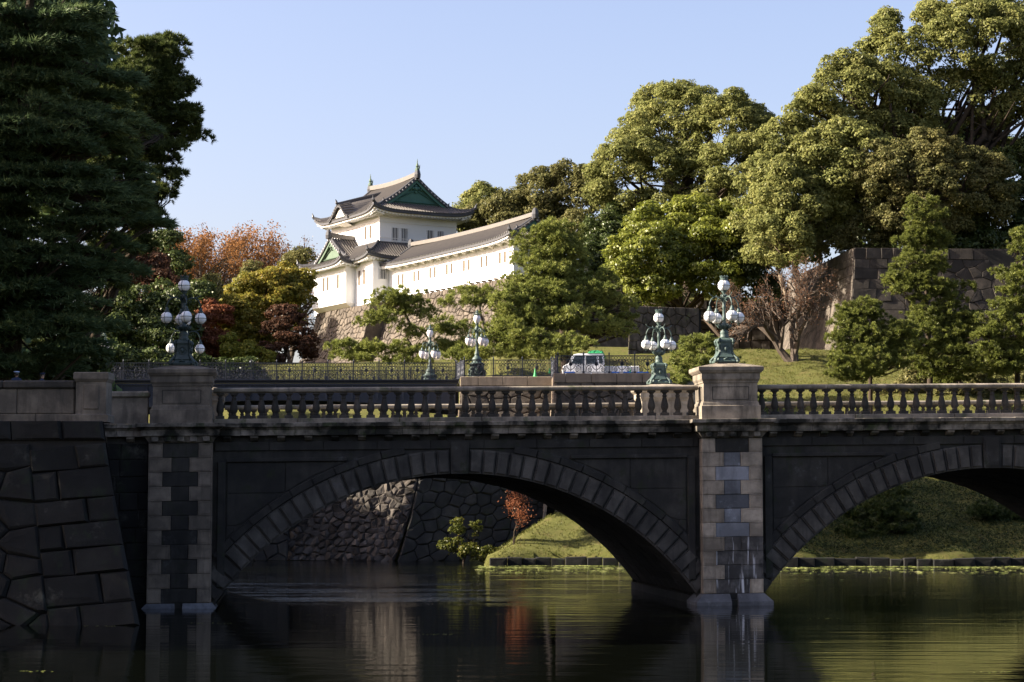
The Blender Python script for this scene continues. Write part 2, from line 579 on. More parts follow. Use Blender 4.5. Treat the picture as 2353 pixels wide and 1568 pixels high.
def height(X, Y):
    X = np.asarray(X, float)
    Y = np.asarray(Y, float)
    shore = 116 + 1.5 * ss(3, 12, X) * -1 + 12.0 * (1 - ss(-2.6, -1.4, X)) + .4 * np.sin(X * .7)
    z = -2 + (2.55 + .25 * np.sin(X * 1.3) * .3) * ss(-.25, .15, Y - shore)
    slope = .28 - .05 * ss(35, 60, X)
    z = z + np.clip(Y - shore, 0, None) * slope
    z = np.where(((Y < 127.5) & (X < 9)) | ((Y < 133.8) & (X < 3.2)), np.minimum(z, np.maximum(.45 + np.clip(X + 1.3, 0, None) * .62 + .1 * np.sin(Y * 1.1 + X), z * 0 + .35 * (z > 0) + np.minimum(z, 0))), z)
    # hollow behind the low wall on the left
    lowl = 1 - ss(-4, 0, X)
    base = 8.3 + .1 * (Y - 126)
    z = np.where(Y > 125.5, z * (1 - lowl) + lowl * np.maximum(z, 8.3 * ss(129.5, 131.5, Y)), z)
    cap = 17.2 + .35 * np.sin(X * .11 + 1) + .25 * np.sin(Y * .13) + .035 * np.clip(X - 24, 0, 10)
    z = np.minimum(z, cap)
    # castle terrace
    t = (X - OC[0]) * CU_[0] + (Y - OC[1]) * CU_[1]
    n = (X - OC[0]) * CN_[0] + (Y - OC[1]) * CN_[1]
    m = ss(-.5, -3.5, n) * ss(1.5, -2, t) * ss(-50, -45, t)
    z = z * (1 - m) + 26.2 * m
    # upper garden on the right behind its wall
    m2 = np.maximum(ss(203, 207, Y) * ss(8, 14, X), ss(180, 184, Y) * ss(33.5, 37, X))
    z = np.where(z < 25.0, z * (1 - m2) + 25.0 * m2, z)
    # left bank beside the camera's side of the bridge
    m3 = np.where(Y < 84, ss(-13.7, -14.4, X) * ss(60.7, 61.2, Y), ss(-26, -29, X)) * ss(126, 120, Y)
    z = np.where(Y < 126, z * (1 - m3) + 6.5 * m3, z)
    # the camera's own bank
    m4 = ss(4, 2, Y)
    z = z * (1 - m4) + 1.9 * m4
    m5 = ss(20, 21.5, X) * ss(60, 62, Y) * ss(84, 82, Y)
    z = z * (1 - m5 * ss(28.5, 29.5, X)) + 6.7 * m5 * ss(28.5, 29.5, X)
    return z


xs = np.unique(np.concatenate([np.linspace(-3000, -120, 14), np.linspace(-120, -50, 15), np.linspace(-50, 75, 140), np.linspace(75, 140, 14), np.linspace(140, 3000, 12)]))
ys = np.unique(np.concatenate([np.linspace(-3000, -10, 8), np.linspace(-10, 58, 12), np.linspace(58, 90, 60), np.linspace(90, 110, 8), np.linspace(110, 215, 170), np.linspace(215, 300, 30), np.linspace(300, 5000, 14)]))
GX, GY = np.meshgrid(xs, ys)
GZ = height(GX, GY)
nx, ny = len(xs), len(ys)
gv = np.stack([GX, GY, GZ], -1).reshape(-1, 3)
gi = np.arange(nx * ny).reshape(ny, nx)
gf = np.stack([gi[:-1, :-1], gi[:-1, 1:], gi[1:, 1:], gi[1:, :-1]], -1).reshape(-1, 4)
me = bpy.data.meshes.new("ground")
me.from_pydata(gv.tolist(), [], gf.tolist())
me.materials.append(M['grass'])
me.polygons.foreach_set('use_smooth', [True] * len(me.polygons))
g = link(bpy.data.objects.new("ground", me))
g['kind'] = 'structure'
mb = MB().add([(-60, 2.5, 0), (120, 2.5, 0), (120, 130, 0), (-60, 130, 0)], [(0, 1, 2, 3)])
o = obj("water", mb, M['water'])
o['kind'] = 'structure'


# ------------------------------------------------------------------ stone masonry
def clip_poly(P, a, b, c):
    """keep a*x+b*y<=c"""
    out = []
    n = len(P)
    for i in range(n):
        p, q = P[i], P[(i + 1) % n]
        dp, dq = a * p[0] + b * p[1] - c, a * q[0] + b * q[1] - c
        if dp <= 0: out.append(p)
        if (dp < 0) != (dq < 0) and abs(dp - dq) > 1e-12:
            t = dp / (dp - dq)
            out.append((p[0] + (q[0] - p[0]) * t, p[1] + (q[1] - p[1]) * t))
    return out


def voronoi(a0, a1, b0, b1, sx, sy, jit, r):
    ni, nj = max(1, round((a1 - a0) / sx)), max(1, round((b1 - b0) / sy))
    dx, dy = (a1 - a0) / ni, (b1 - b0) / nj
    S_ = {}
    for j in range(nj):
        for i in range(ni):
            S_[(i, j)] = (a0 + (i + .5 + (.25 if j % 2 else -.25) + r.uniform(-jit, jit)) * dx, b0 + (j + .5 + r.uniform(-jit, jit)) * dy)
    k = dx / dy
    out = []
    for (i, j), s in S_.items():
        P = [(a0, b0), (a1, b0), (a1, b1), (a0, b1)]
        for dj in range(-2, 3):
            for di in range(-2, 3):
                q = S_.get((i + di, j + dj))
                if q is None or q is s: continue
                # scaled metric keeps stones wider than tall
                a = (q[0] - s[0]) / (k * k)
                b = (q[1] - s[1])
                c = a * (q[0] + s[0]) / 2 + b * (q[1] + s[1]) / 2
                P = clip_poly(P, a, b, c)
                if len(P) < 3: break
            if len(P) < 3: break
        if len(P) >= 3: out.append(P)
    return out


def courses(a0, a1, b0, b1, h, wmin, wmax, r, jit=.06, tilt=0.0):
    out = []
    nj = max(1, round((b1 - b0) / h))
    ys_ = [b0 + (b1 - b0) * j / nj for j in range(nj + 1)]
    for j in range(1, nj): ys_[j] += r.uniform(-jit, jit) * h
    for j in range(nj):
        x = a0
        while x < a1 - 1e-6:
            wd = r.uniform(wmin, wmax)
            x2 = x + wd
            if a1 - x2 < wmin * .6: x2 = a1
            e = lambda xx, y: y + tilt * math.sin(xx * .8 + y)
            s = r.uniform(-jit, jit) * .4
            out.append([(x, e(x, ys_[j])), (x2, e(x2, ys_[j])), (x2 + (s if x2 < a1 else 0), e(x2, ys_[j + 1])), (x, e(x, ys_[j + 1]))])
            x = x2
    return out


def shrink(P, d):
    cx = sum(p[0] for p in P) / len(P)
    cy = sum(p[1] for p in P) / len(P)
    out = []
    for p in P:
        dx, dy = p[0] - cx, p[1] - cy
        L = math.hypot(dx, dy)
        k = max(0.3, 1 - d * 1.25 / max(L, 1e-6))
        out.append((cx + dx * k, cy + dy * k))
    return out


def stone_mesh(mb, P, Fr, r, gap=.02, depth=.12, bev=.05, rough=.03):
    a = shrink(P, gap)
    b = shrink(P, gap + bev)
    n = len(P)
    tx, ty = r.uniform(-rough, rough), r.uniform(-rough, rough)
    dd = depth * r.uniform(.8, 1.2)
    cx = sum(p[0] for p in P) / n
    cy = sum(p[1] for p in P) / n
    vs = [Fr(p[0], p[1], -.12) for p in a]
    vs += [Fr(p[0], p[1], dd * .45) for p in a]
    vs += [Fr(p[0], p[1], dd + tx * (p[0] - cx) + ty * (p[1] - cy)) for p in b]
    c_ = shrink(b, 0)
    vs += [Fr(cx + (p[0] - cx) * r.uniform(.45, .62), cy + (p[1] - cy) * r.uniform(.45, .62), dd * r.uniform(1.0, 1.16) + .5 * (tx * (p[0] - cx) + ty * (p[1] - cy))) for p in b]
    vs.append(Fr(cx, cy, dd * r.uniform(1.0, 1.15)))
    fs = []
    for k in (0, 1, 2):
        for i in range(n):
            j = (i + 1) % n
            fs.append((k * n + i, k * n + j, (k + 1) * n + j, (k + 1) * n + i))
    for i in range(n):
        fs.append((3 * n + i, 3 * n + (i + 1) % n, 4 * n))
    mb.add(vs, fs)


def masonry(parent, polys, Fr, mat, seed, budget=280, name='stone', key=None, **kw):
    """each polygon becomes a stone of its own; beyond the budget they are joined"""
    r = random.Random(seed)
    polys = [p for p in polys if len(p) >= 3]
    if key: polys.sort(key=lambda P: key(sum(p[0] for p in P) / len(P), sum(p[1] for p in P) / len(P)))
    rest = MB()
    for i, P in enumerate(polys):
        if i < budget:
            mb = MB()
            stone_mesh(mb, P, Fr, r, **kw)
            obj(name, mb, mat, parent)
        else:
            stone_mesh(rest, P, Fr, r, **kw)
    if rest.v: obj('far_' + name, rest, mat, parent, kind='stuff')


def wall_frame(P0, d, n, batter, curve=2.0, H=10.0, lean=None):
    """P0 top line start, d horizontal direction, n outward normal; batter = how far the foot stands out"""
    def Fr(a, b, o):
        k = max(0.0, (H - b) / H)
        out = batter * (k ** curve if curve > 1 else k)
        s = lean(a, k) if lean else 0.0
        return (P0[0] + d[0] * (a + s) + n[0] * (out + o), P0[1] + d[1] * (a + s) + n[1] * (out + o), P0[2] - H + b + o * .15)
    return Fr


def backing(parent, Fr, a0, a1, b0, b1, mat, off=-.1, thick=None, na=8, nb=8):
    mb = MB()
    mb.grid(lambda u, v: Fr(a0 + (a1 - a0) * u, b0 + (b1 - b0) * v, off), na, nb)
    if thick:
        n0 = len(mb.v)
        mb.grid(lambda u, v: Fr(a0 + (a1 - a0) * u, b0 + (b1 - b0) * v, off if v < 1e-6 else -thick), na, nb)
        top = len(mb.v)
        mb.grid(lambda u, v: Fr(a0 + (a1 - a0) * u, b1, off - (thick + off) * v), na, 1)
    return obj('wall_core', mb, mat, parent)

# ------------------------------------------------------------------ stone bridge
BR = root("stone_bridge", (7.74, 70.2, 0), "dark twin-arched stone bridge with pale balustrades crossing the moat", "bridge", rz=math.radians(6.4))
BRM = MROOT[BR]
KS = 0.0125
sh = lambda p: (p[0], p[1], p[2] + KS * p[0])
ZC, RI, RE, RA = -5.54, 10.26, 11.08, 11.36
ARC = [-9.575, 9.575]
WID = 14.1
YF = .5
HALF = 8.35


def zin(x):
    for c in ARC:
        if abs(x - c) < HALF:
            return ZC + math.sqrt(RI * RI - (x - c) ** 2)
    return -1.2


# arch barrel mass: front, back, soffit, top
xs_ = []
for c in ARC:
    xs_ += [c + HALF * (-math.cos(math.pi * i / 36)) * .9999 for i in range(37)]
xs_ = [-25.5] + xs_ + [27.5]
mb = MB(sh)
for a, b in zip(xs_[:-1], xs_[1:]):
    za, zb = (zin(a), zin(b))
    if not any(abs((a + b) / 2 - c) < HALF for c in ARC): za = zb = -1.2
    y0, y1 = YF, WID - YF
    mb.add([(a, y0, za), (b, y0, zb), (b, y0, 6.42), (a, y0, 6.42)], [(0, 1, 2, 3)])
    mb.add([(a, y1, za), (b, y1, zb), (b, y1, 6.42), (a, y1, 6.42)], [(3, 2, 1, 0)])
    mb.add([(a, y0, za), (b, y0, zb), (b, y1, zb), (a, y1, za)], [(3, 2, 1, 0)])
    mb.add([(a, y0, 6.42), (b, y0, 6.42), (b, y1, 6.42), (a, y1, 6.42)], [(0, 1, 2, 3)])
obj("arch_barrel", mb, M['soot'], BR, local=True)
mb = MB(sh).box(-25.4, 27.4, .9, WID - .9, 6.43, 6.47)
obj("roadway", mb, M['gravel'], BR, local=True)
# soffit courses inside the barrels
for c in ARC:
    n = 44
    mb = MB(sh)
    for i in range(n):
        t0, t1 = -.95 + 1.9 * i / n, -.95 + 1.9 * (i + 1) / n
        t0 += .0016; t1 -= .0016
        y = YF + .12
        k = 0
        while y < WID - YF - .2:
            y2 = min(y + R.uniform(.8, 1.4), WID - YF - .1)
            rr = RI - R.uniform(.0, .03)
            vs = []
            for yy in (y + .008, y2 - .008):
                for t, r_ in ((t0, rr), (t1, rr), (t1, RI + .02), (t0, RI + .02)):
                    vs.append((c + r_ * math.sin(t), yy, ZC + r_ * math.cos(t)))
            if vs[0][2] > .35 or vs[1][2] > .35:
                mb.add(vs, [(0, 1, 5, 4), (0, 3, 2, 1), (4, 5, 6, 7), (0, 4, 7, 3), (1, 2, 6, 5)])
            y = y2
    obj("soffit_stones", mb, M['soot'], BR, local=True, kind='stuff')

# voussoirs
TH = math.asin(HALF / RI)
KEY_T = .031
for c in ARC:
    n = 21
    for side in (-1, 1):
        for i in range(n):
            t0 = KEY_T + (TH - KEY_T) * i / n
            t1 = KEY_T + (TH - KEY_T) * (i + 1) / n
            ta, tb = (t0 + .0012, t1 - .0012)
            mb = MB(sh)

            def pt(t, r_, y):
                return (c + side * r_ * math.sin(t), y, ZC + r_ * math.cos(t))
            pr = .14 + R.uniform(-.015, .02)
            e = .05
            lay = [[pt(ta, RI - .015, YF + .3), pt(tb, RI - .015, YF + .3), pt(tb, RE, YF + .3), pt(ta, RE, YF + .3)],
                   [pt(ta, RI - .015, YF - .05), pt(tb, RI - .015, YF - .05), pt(tb, RE, YF - .05), pt(ta, RE, YF - .05)],
                   [pt(ta + e / RI, RI + e, YF - .055), pt(tb - e / RI, RI + e, YF - .055), pt(tb - e / RI, RE - e, YF - .055), pt(ta + e / RI, RE - e, YF - .055)],
                   [pt(ta + e * 1.1 / RI, RI + e * 1.2, YF - pr), pt(tb - e * 1.1 / RI, RI + e * 1.2, YF - pr), pt(tb - e * 1.1 / RI, RE - e * 1.2, YF - pr), pt(ta + e * 1.1 / RI, RE - e * 1.2, YF - pr)]]
            vs = [p for l in lay for p in l]
            fs = [(k * 4 + q, k * 4 + (q + 1) % 4, k * 4 + 4 + (q + 1) % 4, k * 4 + 4 + q) for k in range(3) for q in range(4)] + [(12, 13, 14, 15)]
            mb.add(vs, fs)
            obj("voussoir", mb, M['vouss'], BR, local=True)
    # keystone
    mb = MB(sh)
    for (hw0, hw1, z0, z1, y) in ((.30, .32, RI - .03 + ZC, 5.80, YF - .155), (.23, .25, RI + .06 + ZC, 5.70, YF - .19)):
        mb.add([(c - hw0, y, z0), (c + hw0, y, z0), (c + hw1, y, z1), (c - hw1, y, z1), (c - hw0, YF + .3, z0), (c + hw0, YF + .3, z0), (c + hw1, YF + .3, z1), (c - hw1, YF + .3, z1)],
               [(0, 1, 2, 3), (0, 4, 5, 1), (1, 5, 6, 2), (2, 6, 7, 3), (3, 7, 4, 0)])
    obj("keystone", mb, M['soot'], BR, local=True)
    # archivolt stones (moulding round the ring)
    for side in (-1, 1):
        n = 9
        for i in range(n):
            t0 = .17 + (.845 - .17) * i / n + .002
            t1 = .17 + (.845 - .17) * (i + 1) / n - .002
            mb = MB(sh)
            mb.grid(lambda u, v: (c + side * [RE, RE + .03, RA - .04, RA, RA][int(round(v * 4))] * math.sin(t0 + (t1 - t0) * u), [YF - .02, YF - .11, YF - .11, YF - .06, YF + .05][int(round(v * 4))], ZC + [RE, RE + .03, RA - .04, RA, RA][int(round(v * 4))] * math.cos(t0 + (t1 - t0) * u)), 4, 4)
            obj("archivolt_stone", mb, M['soot'], BR, local=True)
    # spandrel masonry
    zb_ = [5.16, 4.1, 3.0, 1.9, .9]
    for side in (-1, 1):
        lim = HALF + .12 - .05
        for k in range(4):
            z1, z0 = zb_[k], zb_[k + 1]
            edges = [8.02]
            step = [2.0, 1.7, 1.6, 1.5][k]
            while edges[-1] > 2.2: edges.append(edges[-1] - step)
            for xa, xb in zip(edges[1:], edges[:-1]):
                pts_b = []
                for q in range(7):
                    xx = xa + (xb - xa) * q / 6
                    zz = ZC + math.sqrt(max(0, (RA + .04) ** 2 - xx * xx))
                    pts_b.append((xx, max(z0, zz)))
                pts_b = [p for p in pts_b if p[1] < z1 - .03]
                if len(pts_b) < 2: continue
                P = pts_b + [(pts_b[-1][0], z1), (pts_b[0][0], z1)]
                mb = MB(sh)
                stone_mesh(mb, P if side > 0 else [(p[0], p[1]) for p in P], lambda a, b, o: (c + side * a, YF - o, b), R, gap=.008, depth=.03, bev=.012, rough=.002)
                obj("spandrel_stone", mb, M['soot'], BR, local=True)
        # raised frame of the spandrel panel
        mb = MB(sh)
        xa, xb = sorted((c + side * 8.06, c + side * 8.33))
        mb.bbox(xa, xb, YF - .14, YF + .02, .9, 5.2, .02)
        obj("panel_frame", mb, M['soot'], BR, local=True)
        xa, xb = sorted((c + side * 8.04, c + side * 3.9))
        mb = MB(sh).bbox(xa, xb, YF - .12, YF + .02, 5.17, 5.3, .02)
        obj("panel_frame", mb, M['soot'], BR, local=True)

# frieze stones
for c in ARC:
    x = c - 8.45
    while x < c + 8.4:
        x2 = min(x + 1.86, c + 8.45)
        if True:
            mb = MB(sh).bbox(x + .006, x2 - .006, YF - .07, YF + .02, 5.56, 5.86, .015)
            # notch for ring and keystone is covered by them
            obj("frieze_stone", mb, M['soot'], BR, local=True)
        x = x2

# cornice blocks, consoles
prof = [(YF - .02, 6.06), (YF - .17, 6.075), (YF - .30, 6.08), (YF - .30, 6.27), (YF - .33, 6.28), (YF - .37, 6.33), (YF - .44, 6.37), (YF - .45, 6.49), (YF - .40, 6.505), (YF + .5, 6.51)]


def cornice_mesh(L):
    mb = MB()
    n = len(prof)
    vs = [(x, y, z) for x in (.007, L - .007) for y, z in prof]
    mb.add(vs, [(i, i + n, i + 1 + n, i + 1) for i in range(n - 1)] + [tuple(range(n)), tuple(range(2 * n - 1, n - 1, -1))])
    return mesh_from("cornice_block", mb, M['cornice'])


cm = cornice_mesh(.925)
con = MB().add([(-.13, YF + .02, 5.87), (.13, YF + .02, 5.87), (.13, YF - .1, 5.9), (-.13, YF - .1, 5.9), (-.13, YF - .25, 6.0), (.13, YF - .25, 6.0), (-.13, YF - .26, 6.06), (.13, YF - .26, 6.06), (-.13, YF + .02, 6.06), (.13, YF + .02, 6.06)],
               [(0, 3, 2, 1), (3, 4, 5, 2), (4, 6, 7, 5), (0, 8, 6, 4, 3), (1, 2, 5, 7, 9)])
conm = mesh_from("console", con, M['cornice'])
for c in ARC:
    for i in range(19):
        x = c - 8.48 + i * .925
        L = .925
        if x + L > c + 8.5: continue
        inst("cornice_block", cm, BR, (x, 0, KS * x))
        inst("console", conm, BR, (x + .46, 0, KS * x))
for i in range(4):
    x = -24.1 + i * .925
    inst("cornice_block", cm, BR, (x, 0, KS * x))
    inst("console", conm, BR, (x + .46, 0, KS * x))
mb = MB(sh)
mb.box(-25, 27, WID - YF - .1, WID - .05, 6.1, 6.5)
obj("far_cornice", mb, M['cornice'], BR, local=True)


# piers, pier cornices, pedestals
M['limey'] = stone_mat("lime_streaked_dark_stone", (.12, .115, .11), (.22, .20, .18), (.02, .02, .02), .8, streak=.7, light=(.20, .2, .2), bump=.5)
nt_ = M['limey'].node_tree


def limewash(m, amount=.9):
    nt = m.node_tree
    pb = [n for n in nt.nodes if n.type == 'BSDF_PRINCIPLED'][0]
    src = pb.inputs['Base Color'].links[0].from_socket
    g_ = nt.nodes.new('ShaderNodeNewGeometry')
    mp = nt.nodes.new('ShaderNodeMapping')
    mp.inputs['Scale'].default_value = (5.5, 5.5, .45)
    nt.links.new(g_.outputs['Position'], mp.inputs['Vector'])
    no = nt.nodes.new('ShaderNodeTexNoise')
    no.inputs['Scale'].default_value = 1.2
    no.inputs['Detail'].default_value = 5
    nt.links.new(mp.outputs[0], no.inputs['Vector'])
    rp_ = nt.nodes.new('ShaderNodeValToRGB')
    rp_.color_ramp.elements[0].position = .56
    rp_.color_ramp.elements[1].position = .66
    rp_.color_ramp.elements[1].color = (amount, amount, amount, 1)
    nt.links.new(no.outputs['Fac'], rp_.inputs[0])
    mx = nt.nodes.new('ShaderNodeMix')
    mx.data_type = 'RGBA'
    mx.inputs[7].default_value = (.62, .62, .64, 1)
    nt.links.new(rp_.outputs[0], mx.inputs[0])
    nt.links.new(src, mx.inputs[6])
    nt.links.new(mx.outputs[2], pb.inputs['Base Color'])


limewash(M['limey'])


def margin_block(mb, x0, x1, z0, z1, yf, yb, e=.035, p=.03):
    def r4(i, y): return [(x0 + i, y, z0 + i), (x1 - i, y, z0 + i), (x1 - i, y, z1 - i), (x0 + i, y, z1 - i)]
    vs = r4(0, yb) + r4(0, yf + .012) + r4(.012, yf) + r4(e, yf) + r4(e + .008, yf + .016) + r4(e + .02, yf + .004)
    fs = [(k * 4 + q, k * 4 + (q + 1) % 4, k * 4 + 4 + (q + 1) % 4, k * 4 + 4 + q) for k in range(5) for q in range(4)] + [(20, 21, 22, 23)]
    mb.add(vs, fs)


def pier(px, light):
    mb = MB(sh).box(px - 1.035, px + 1.035, .06, WID - .06, -1.2, 5.9)
    obj("pier_core", mb, M['soot'], BR, local=True)
    n, z0, h = 11, .41, .4925
    for k in range(n):
        za, zb = z0 + k * h + .006, z0 + (k + 1) * h - .006
        wq = .47 if (n - 1 - k) % 2 == 0 else .77
        for s in (-1, 1):
            mb = MB(sh)
            xa, xb = sorted((px + s * 1.075, px + s * (1.075 - wq)))
            margin_block(mb, xa, xb, za, zb, 0 + R.uniform(-.008, .008), .62)
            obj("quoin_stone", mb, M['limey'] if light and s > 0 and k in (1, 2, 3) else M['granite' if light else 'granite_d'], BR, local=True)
        mb = MB(sh)
        hw = 1.075 - wq - .008
        P = [(px - hw, za), (px + hw * R.uniform(-.3, .3), za), (px + hw, za), (px + hw, (za + zb) / 2), (px + hw, zb), (px - hw, zb)]
        stone_mesh(mb, P, lambda a, b, o: (a, .05 - o, b), R, gap=.002, depth=.025, bev=.02, rough=.02)
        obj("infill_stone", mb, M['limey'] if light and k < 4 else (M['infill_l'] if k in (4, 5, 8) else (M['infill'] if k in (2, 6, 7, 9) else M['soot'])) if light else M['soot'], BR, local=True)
    # footing
    for s in (-1, 1):
        mb = MB(sh)
        xa, xb = sorted((px + s * .12, px + s * 1.36))
        ia, ib = sorted((px + s * .14, px + s * 1.09))
        mb.frust((xa, xb, -.28, 1.5), -1.2, (xa, xb, -.28, 1.5), .13).frust((xa, xb, -.28, 1.5), .13, (ia, ib, -.04, 1.5), .40)
        obj("footing_stone", mb, M['infill'], BR, local=True)
    mb = MB(sh).box(px - 1.22, px + 1.22, 1.5, WID - .2, -1.2, .3).box(px - .12, px + .12, -.1, 1.4, -1.2, .2)
    obj("footing_core", mb, M['soot'], BR, local=True)
    # cornice over the pier
    for far in (0, 1):
        mb = MB(sh)
        ly = lambda p: (-p, 2.0 + p) if not far else (WID - 2.0 - p, WID + p)
        rc = lambda p: (px - 1.075 - p, px + 1.075 + p, *ly(p))
        Z = [(0, 5.85), (.03, 5.9), (.12, 6.02), (.22, 6.08), (.23, 6.28), (.27, 6.3), (.34, 6.36), (.43, 6.375), (.43, 6.49), (.39, 6.5)]
        for (p0, a), (p1, b) in zip(Z[:-1], Z[1:]):
            if b - a > 1e-4: mb.frust(rc(p0), a, rc(p1), b)
        obj("pier_cornice", mb, M['cornice'], BR, local=True)
    for q in (-.86, -.43, 0, .43, .86):
        mb = MB(sh).bbox(px + q - .12, px + q + .12, -.17, .02, 5.88, 6.07, .02)
        obj("console", mb, M['cornice'], BR, local=True)
    # pedestals
    for far in (0, 1):
        cy = .9 if not far else WID - .9
        pd = [(1.06, .80, 6.5), (1.06, .80, 6.98), (1.02, .76, 7.0), (1.0, .74, 7.1), (.97, .71, 7.13), (.97, .71, 7.78), (1.0, .74, 7.8), (1.0, .74, 7.84),
              (1.05, .79, 7.93), (1.05, .79, 8.12), (1.09, .83, 8.15), (1.15, .86, 8.21), (1.17, .88, 8.24), (1.17, .88, 8.35), (1.14, .86, 8.37), (.38, .34, 8.52), (.38, .34, 8.54)]
        mb = MB(sh).stack(px, cy, pd)
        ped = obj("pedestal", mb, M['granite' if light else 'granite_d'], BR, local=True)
        if not far:
            mb = MB(sh)
            yf = cy - .71
            x0, x1, z0_, z1_ = px - .66, px + .66, 7.19, 7.66
            for (a, b, c_, d) in ((x0, x1, z0_, z0_ + .02), (x0, x1, z1_ - .02, z1_), (x0, x0 + .02, z0_ + .02, z1_ - .02), (x1 - .02, x1, z0_ + .02, z1_ - .02)):
                mb.box(a, b, yf - .012, yf + .01, c_, d)
            xl = px - .97
            for (a, b, c_, d) in ((cy - .45, cy + .45, z0_, z0_ + .02), (cy - .45, cy + .45, z1_ - .02, z1_), (cy - .45, cy - .43, z0_ + .02, z1_ - .02), (cy + .43, cy + .45, z0_ + .02, z1_ - .02)):
                mb.box(xl - .012, xl + .01, a, b, c_, d)
            obj("panel_moulding", mb, M['balus'], ped, local=True)


pier(0.0, True)
pier(-19.15, False)  # left pier carries the tree shade in darker stone colours

# balustrades
bp = [(.075, .66), (.062, .70), (.06, .74)]
bal = MB()
bal.bbox(-.145, .145, -.145, .145, 0, .11, .012)
bal.lathe([(.085, .11), (.10, .14), (.075, .17), (.09, .2), (.128, .27), (.135, .33), (.125, .42), (.095, .56), (.07, .65), (.066, .67), (.088, .69), (.088, .72), (.064, .735), (.064, .78), (.10, .815), (.10, .83)], 12)
bal.bbox(-.13, .13, -.13, .13, .83, .905, .012)
balm = mesh_from("baluster", bal, M['balus'])
balm.polygons.foreach_set('use_smooth', [len(p.vertices) == 4 and .11 < p.center.z < .83 for p in balm.polygons])


def rail_piece(mb, x0, x1, cy):
    pf = [(-.14, 7.575), (-.19, 7.60), (-.21, 7.64), (-.21, 7.70), (-.17, 7.735), (-.06, 7.755), (.06, 7.755), (.17, 7.735), (.21, 7.70), (.21, 7.64), (.19, 7.60), (.14, 7.575)]
    n = len(pf)
    mb.add([(x, cy + y, z) for x in (x0, x1) for y, z in pf], [(i, (i + 1) % n, (i + 1) % n + n, i + n) for i in range(n)] + [tuple(range(n - 1, -1, -1)), tuple(range(n, 2 * n))])


for cy in (.9, WID - .9):
    for (xa, xb) in ((-18.1, -1.05), (1.05, 18.1)):
        xe = xb
        n = 36
        for i in range(n):
            x = xa + (xb - xa) * (i + .5) / n
            if x > xe: continue
            inst("baluster", balm, BR, (x, cy, 6.675 + KS * x))
        x = xa
        first = True
        while x < xe - .1:
            x2 = min(x + (R.uniform(3.2, 4.2) if not first else 2.6), xe)
            if xe - x2 < 1: x2 = xe
            mb = MB(sh)
            rail_piece(mb, x + .008, x2 - .008, cy)
            obj("handrail_stone", mb, M['rail'], BR, local=True)
            x = x2
            first = False
        x = xa
        while x < xe - .1:
            x2 = min(x + R.uniform(2.8, 3.7), xe)
            if xe - x2 < 1: x2 = xe
            mb = MB(sh).bbox(x + .008, x2 - .008, cy - .22, cy + .22, 6.46, 6.675, .02)
            obj("plinth_stone", mb, M['rail'], BR, local=True)
            x = x2
# solid parapet left of the bridge's left pier
for i, (xa, xb) in enumerate(((-21.6, -20.3), (-23.0, -21.62))):
    mb = MB(sh).bbox(xa, xb, .55, .85, 6.5, 7.42, .02)
    obj("parapet_panel", mb, M['granite_d'], BR, local=True)
mb = MB(sh).bbox(-23.1, -20.25, .47, .93, 7.425, 7.64, .05)
obj("parapet_coping", mb, M['rail'], BR, local=True)
polys = courses(-25.4, -20.25, -1.0, 5.84, .55, .5, 1.0, random.Random(5))
masonry(BR, [[(p[0], p[1]) for p in P] for P in polys], lambda a, b, o: tuple(BRM @ Vector((a, YF - .0 - o, b + KS * a))), M['lefts'], 5, 60, name='abutment_stone', depth=.05, bev=.03, gap=.008)
# the right end of the bridge, beyond the frame
mb = MB(sh).box(18.1, 20.2, .0, WID, -1.2, 6.5).stack(19.15, .9, [(1.06, .8, 6.5), (.97, .71, 7.1), (.97, .71, 7.8), (1.17, .88, 8.2), (1.17, .88, 8.36), (.38, .34, 8.54)])
obj("end_pier", mb, M['granite'], BR, local=True)


# ------------------------------------------------------------------ bridge lamps
def globe_obj(parent, c, r, seed):
    gl = obj("globe", MB().sphere(c, r, 20, 14), M['globe'], parent, local=True, smooth=True)
    mb = MB()
    mb.ring(c, r + .006, .009, (0, 0, 1), 20, 4)
    mb.ring(c, r + .006, .009, (.3, 1, 0), 20, 4)
    mb.ring(c, r + .006, .009, (1, -.3, 0), 20, 4)
    obj("cage", mb, M['cage'], gl, local=True)
    return gl


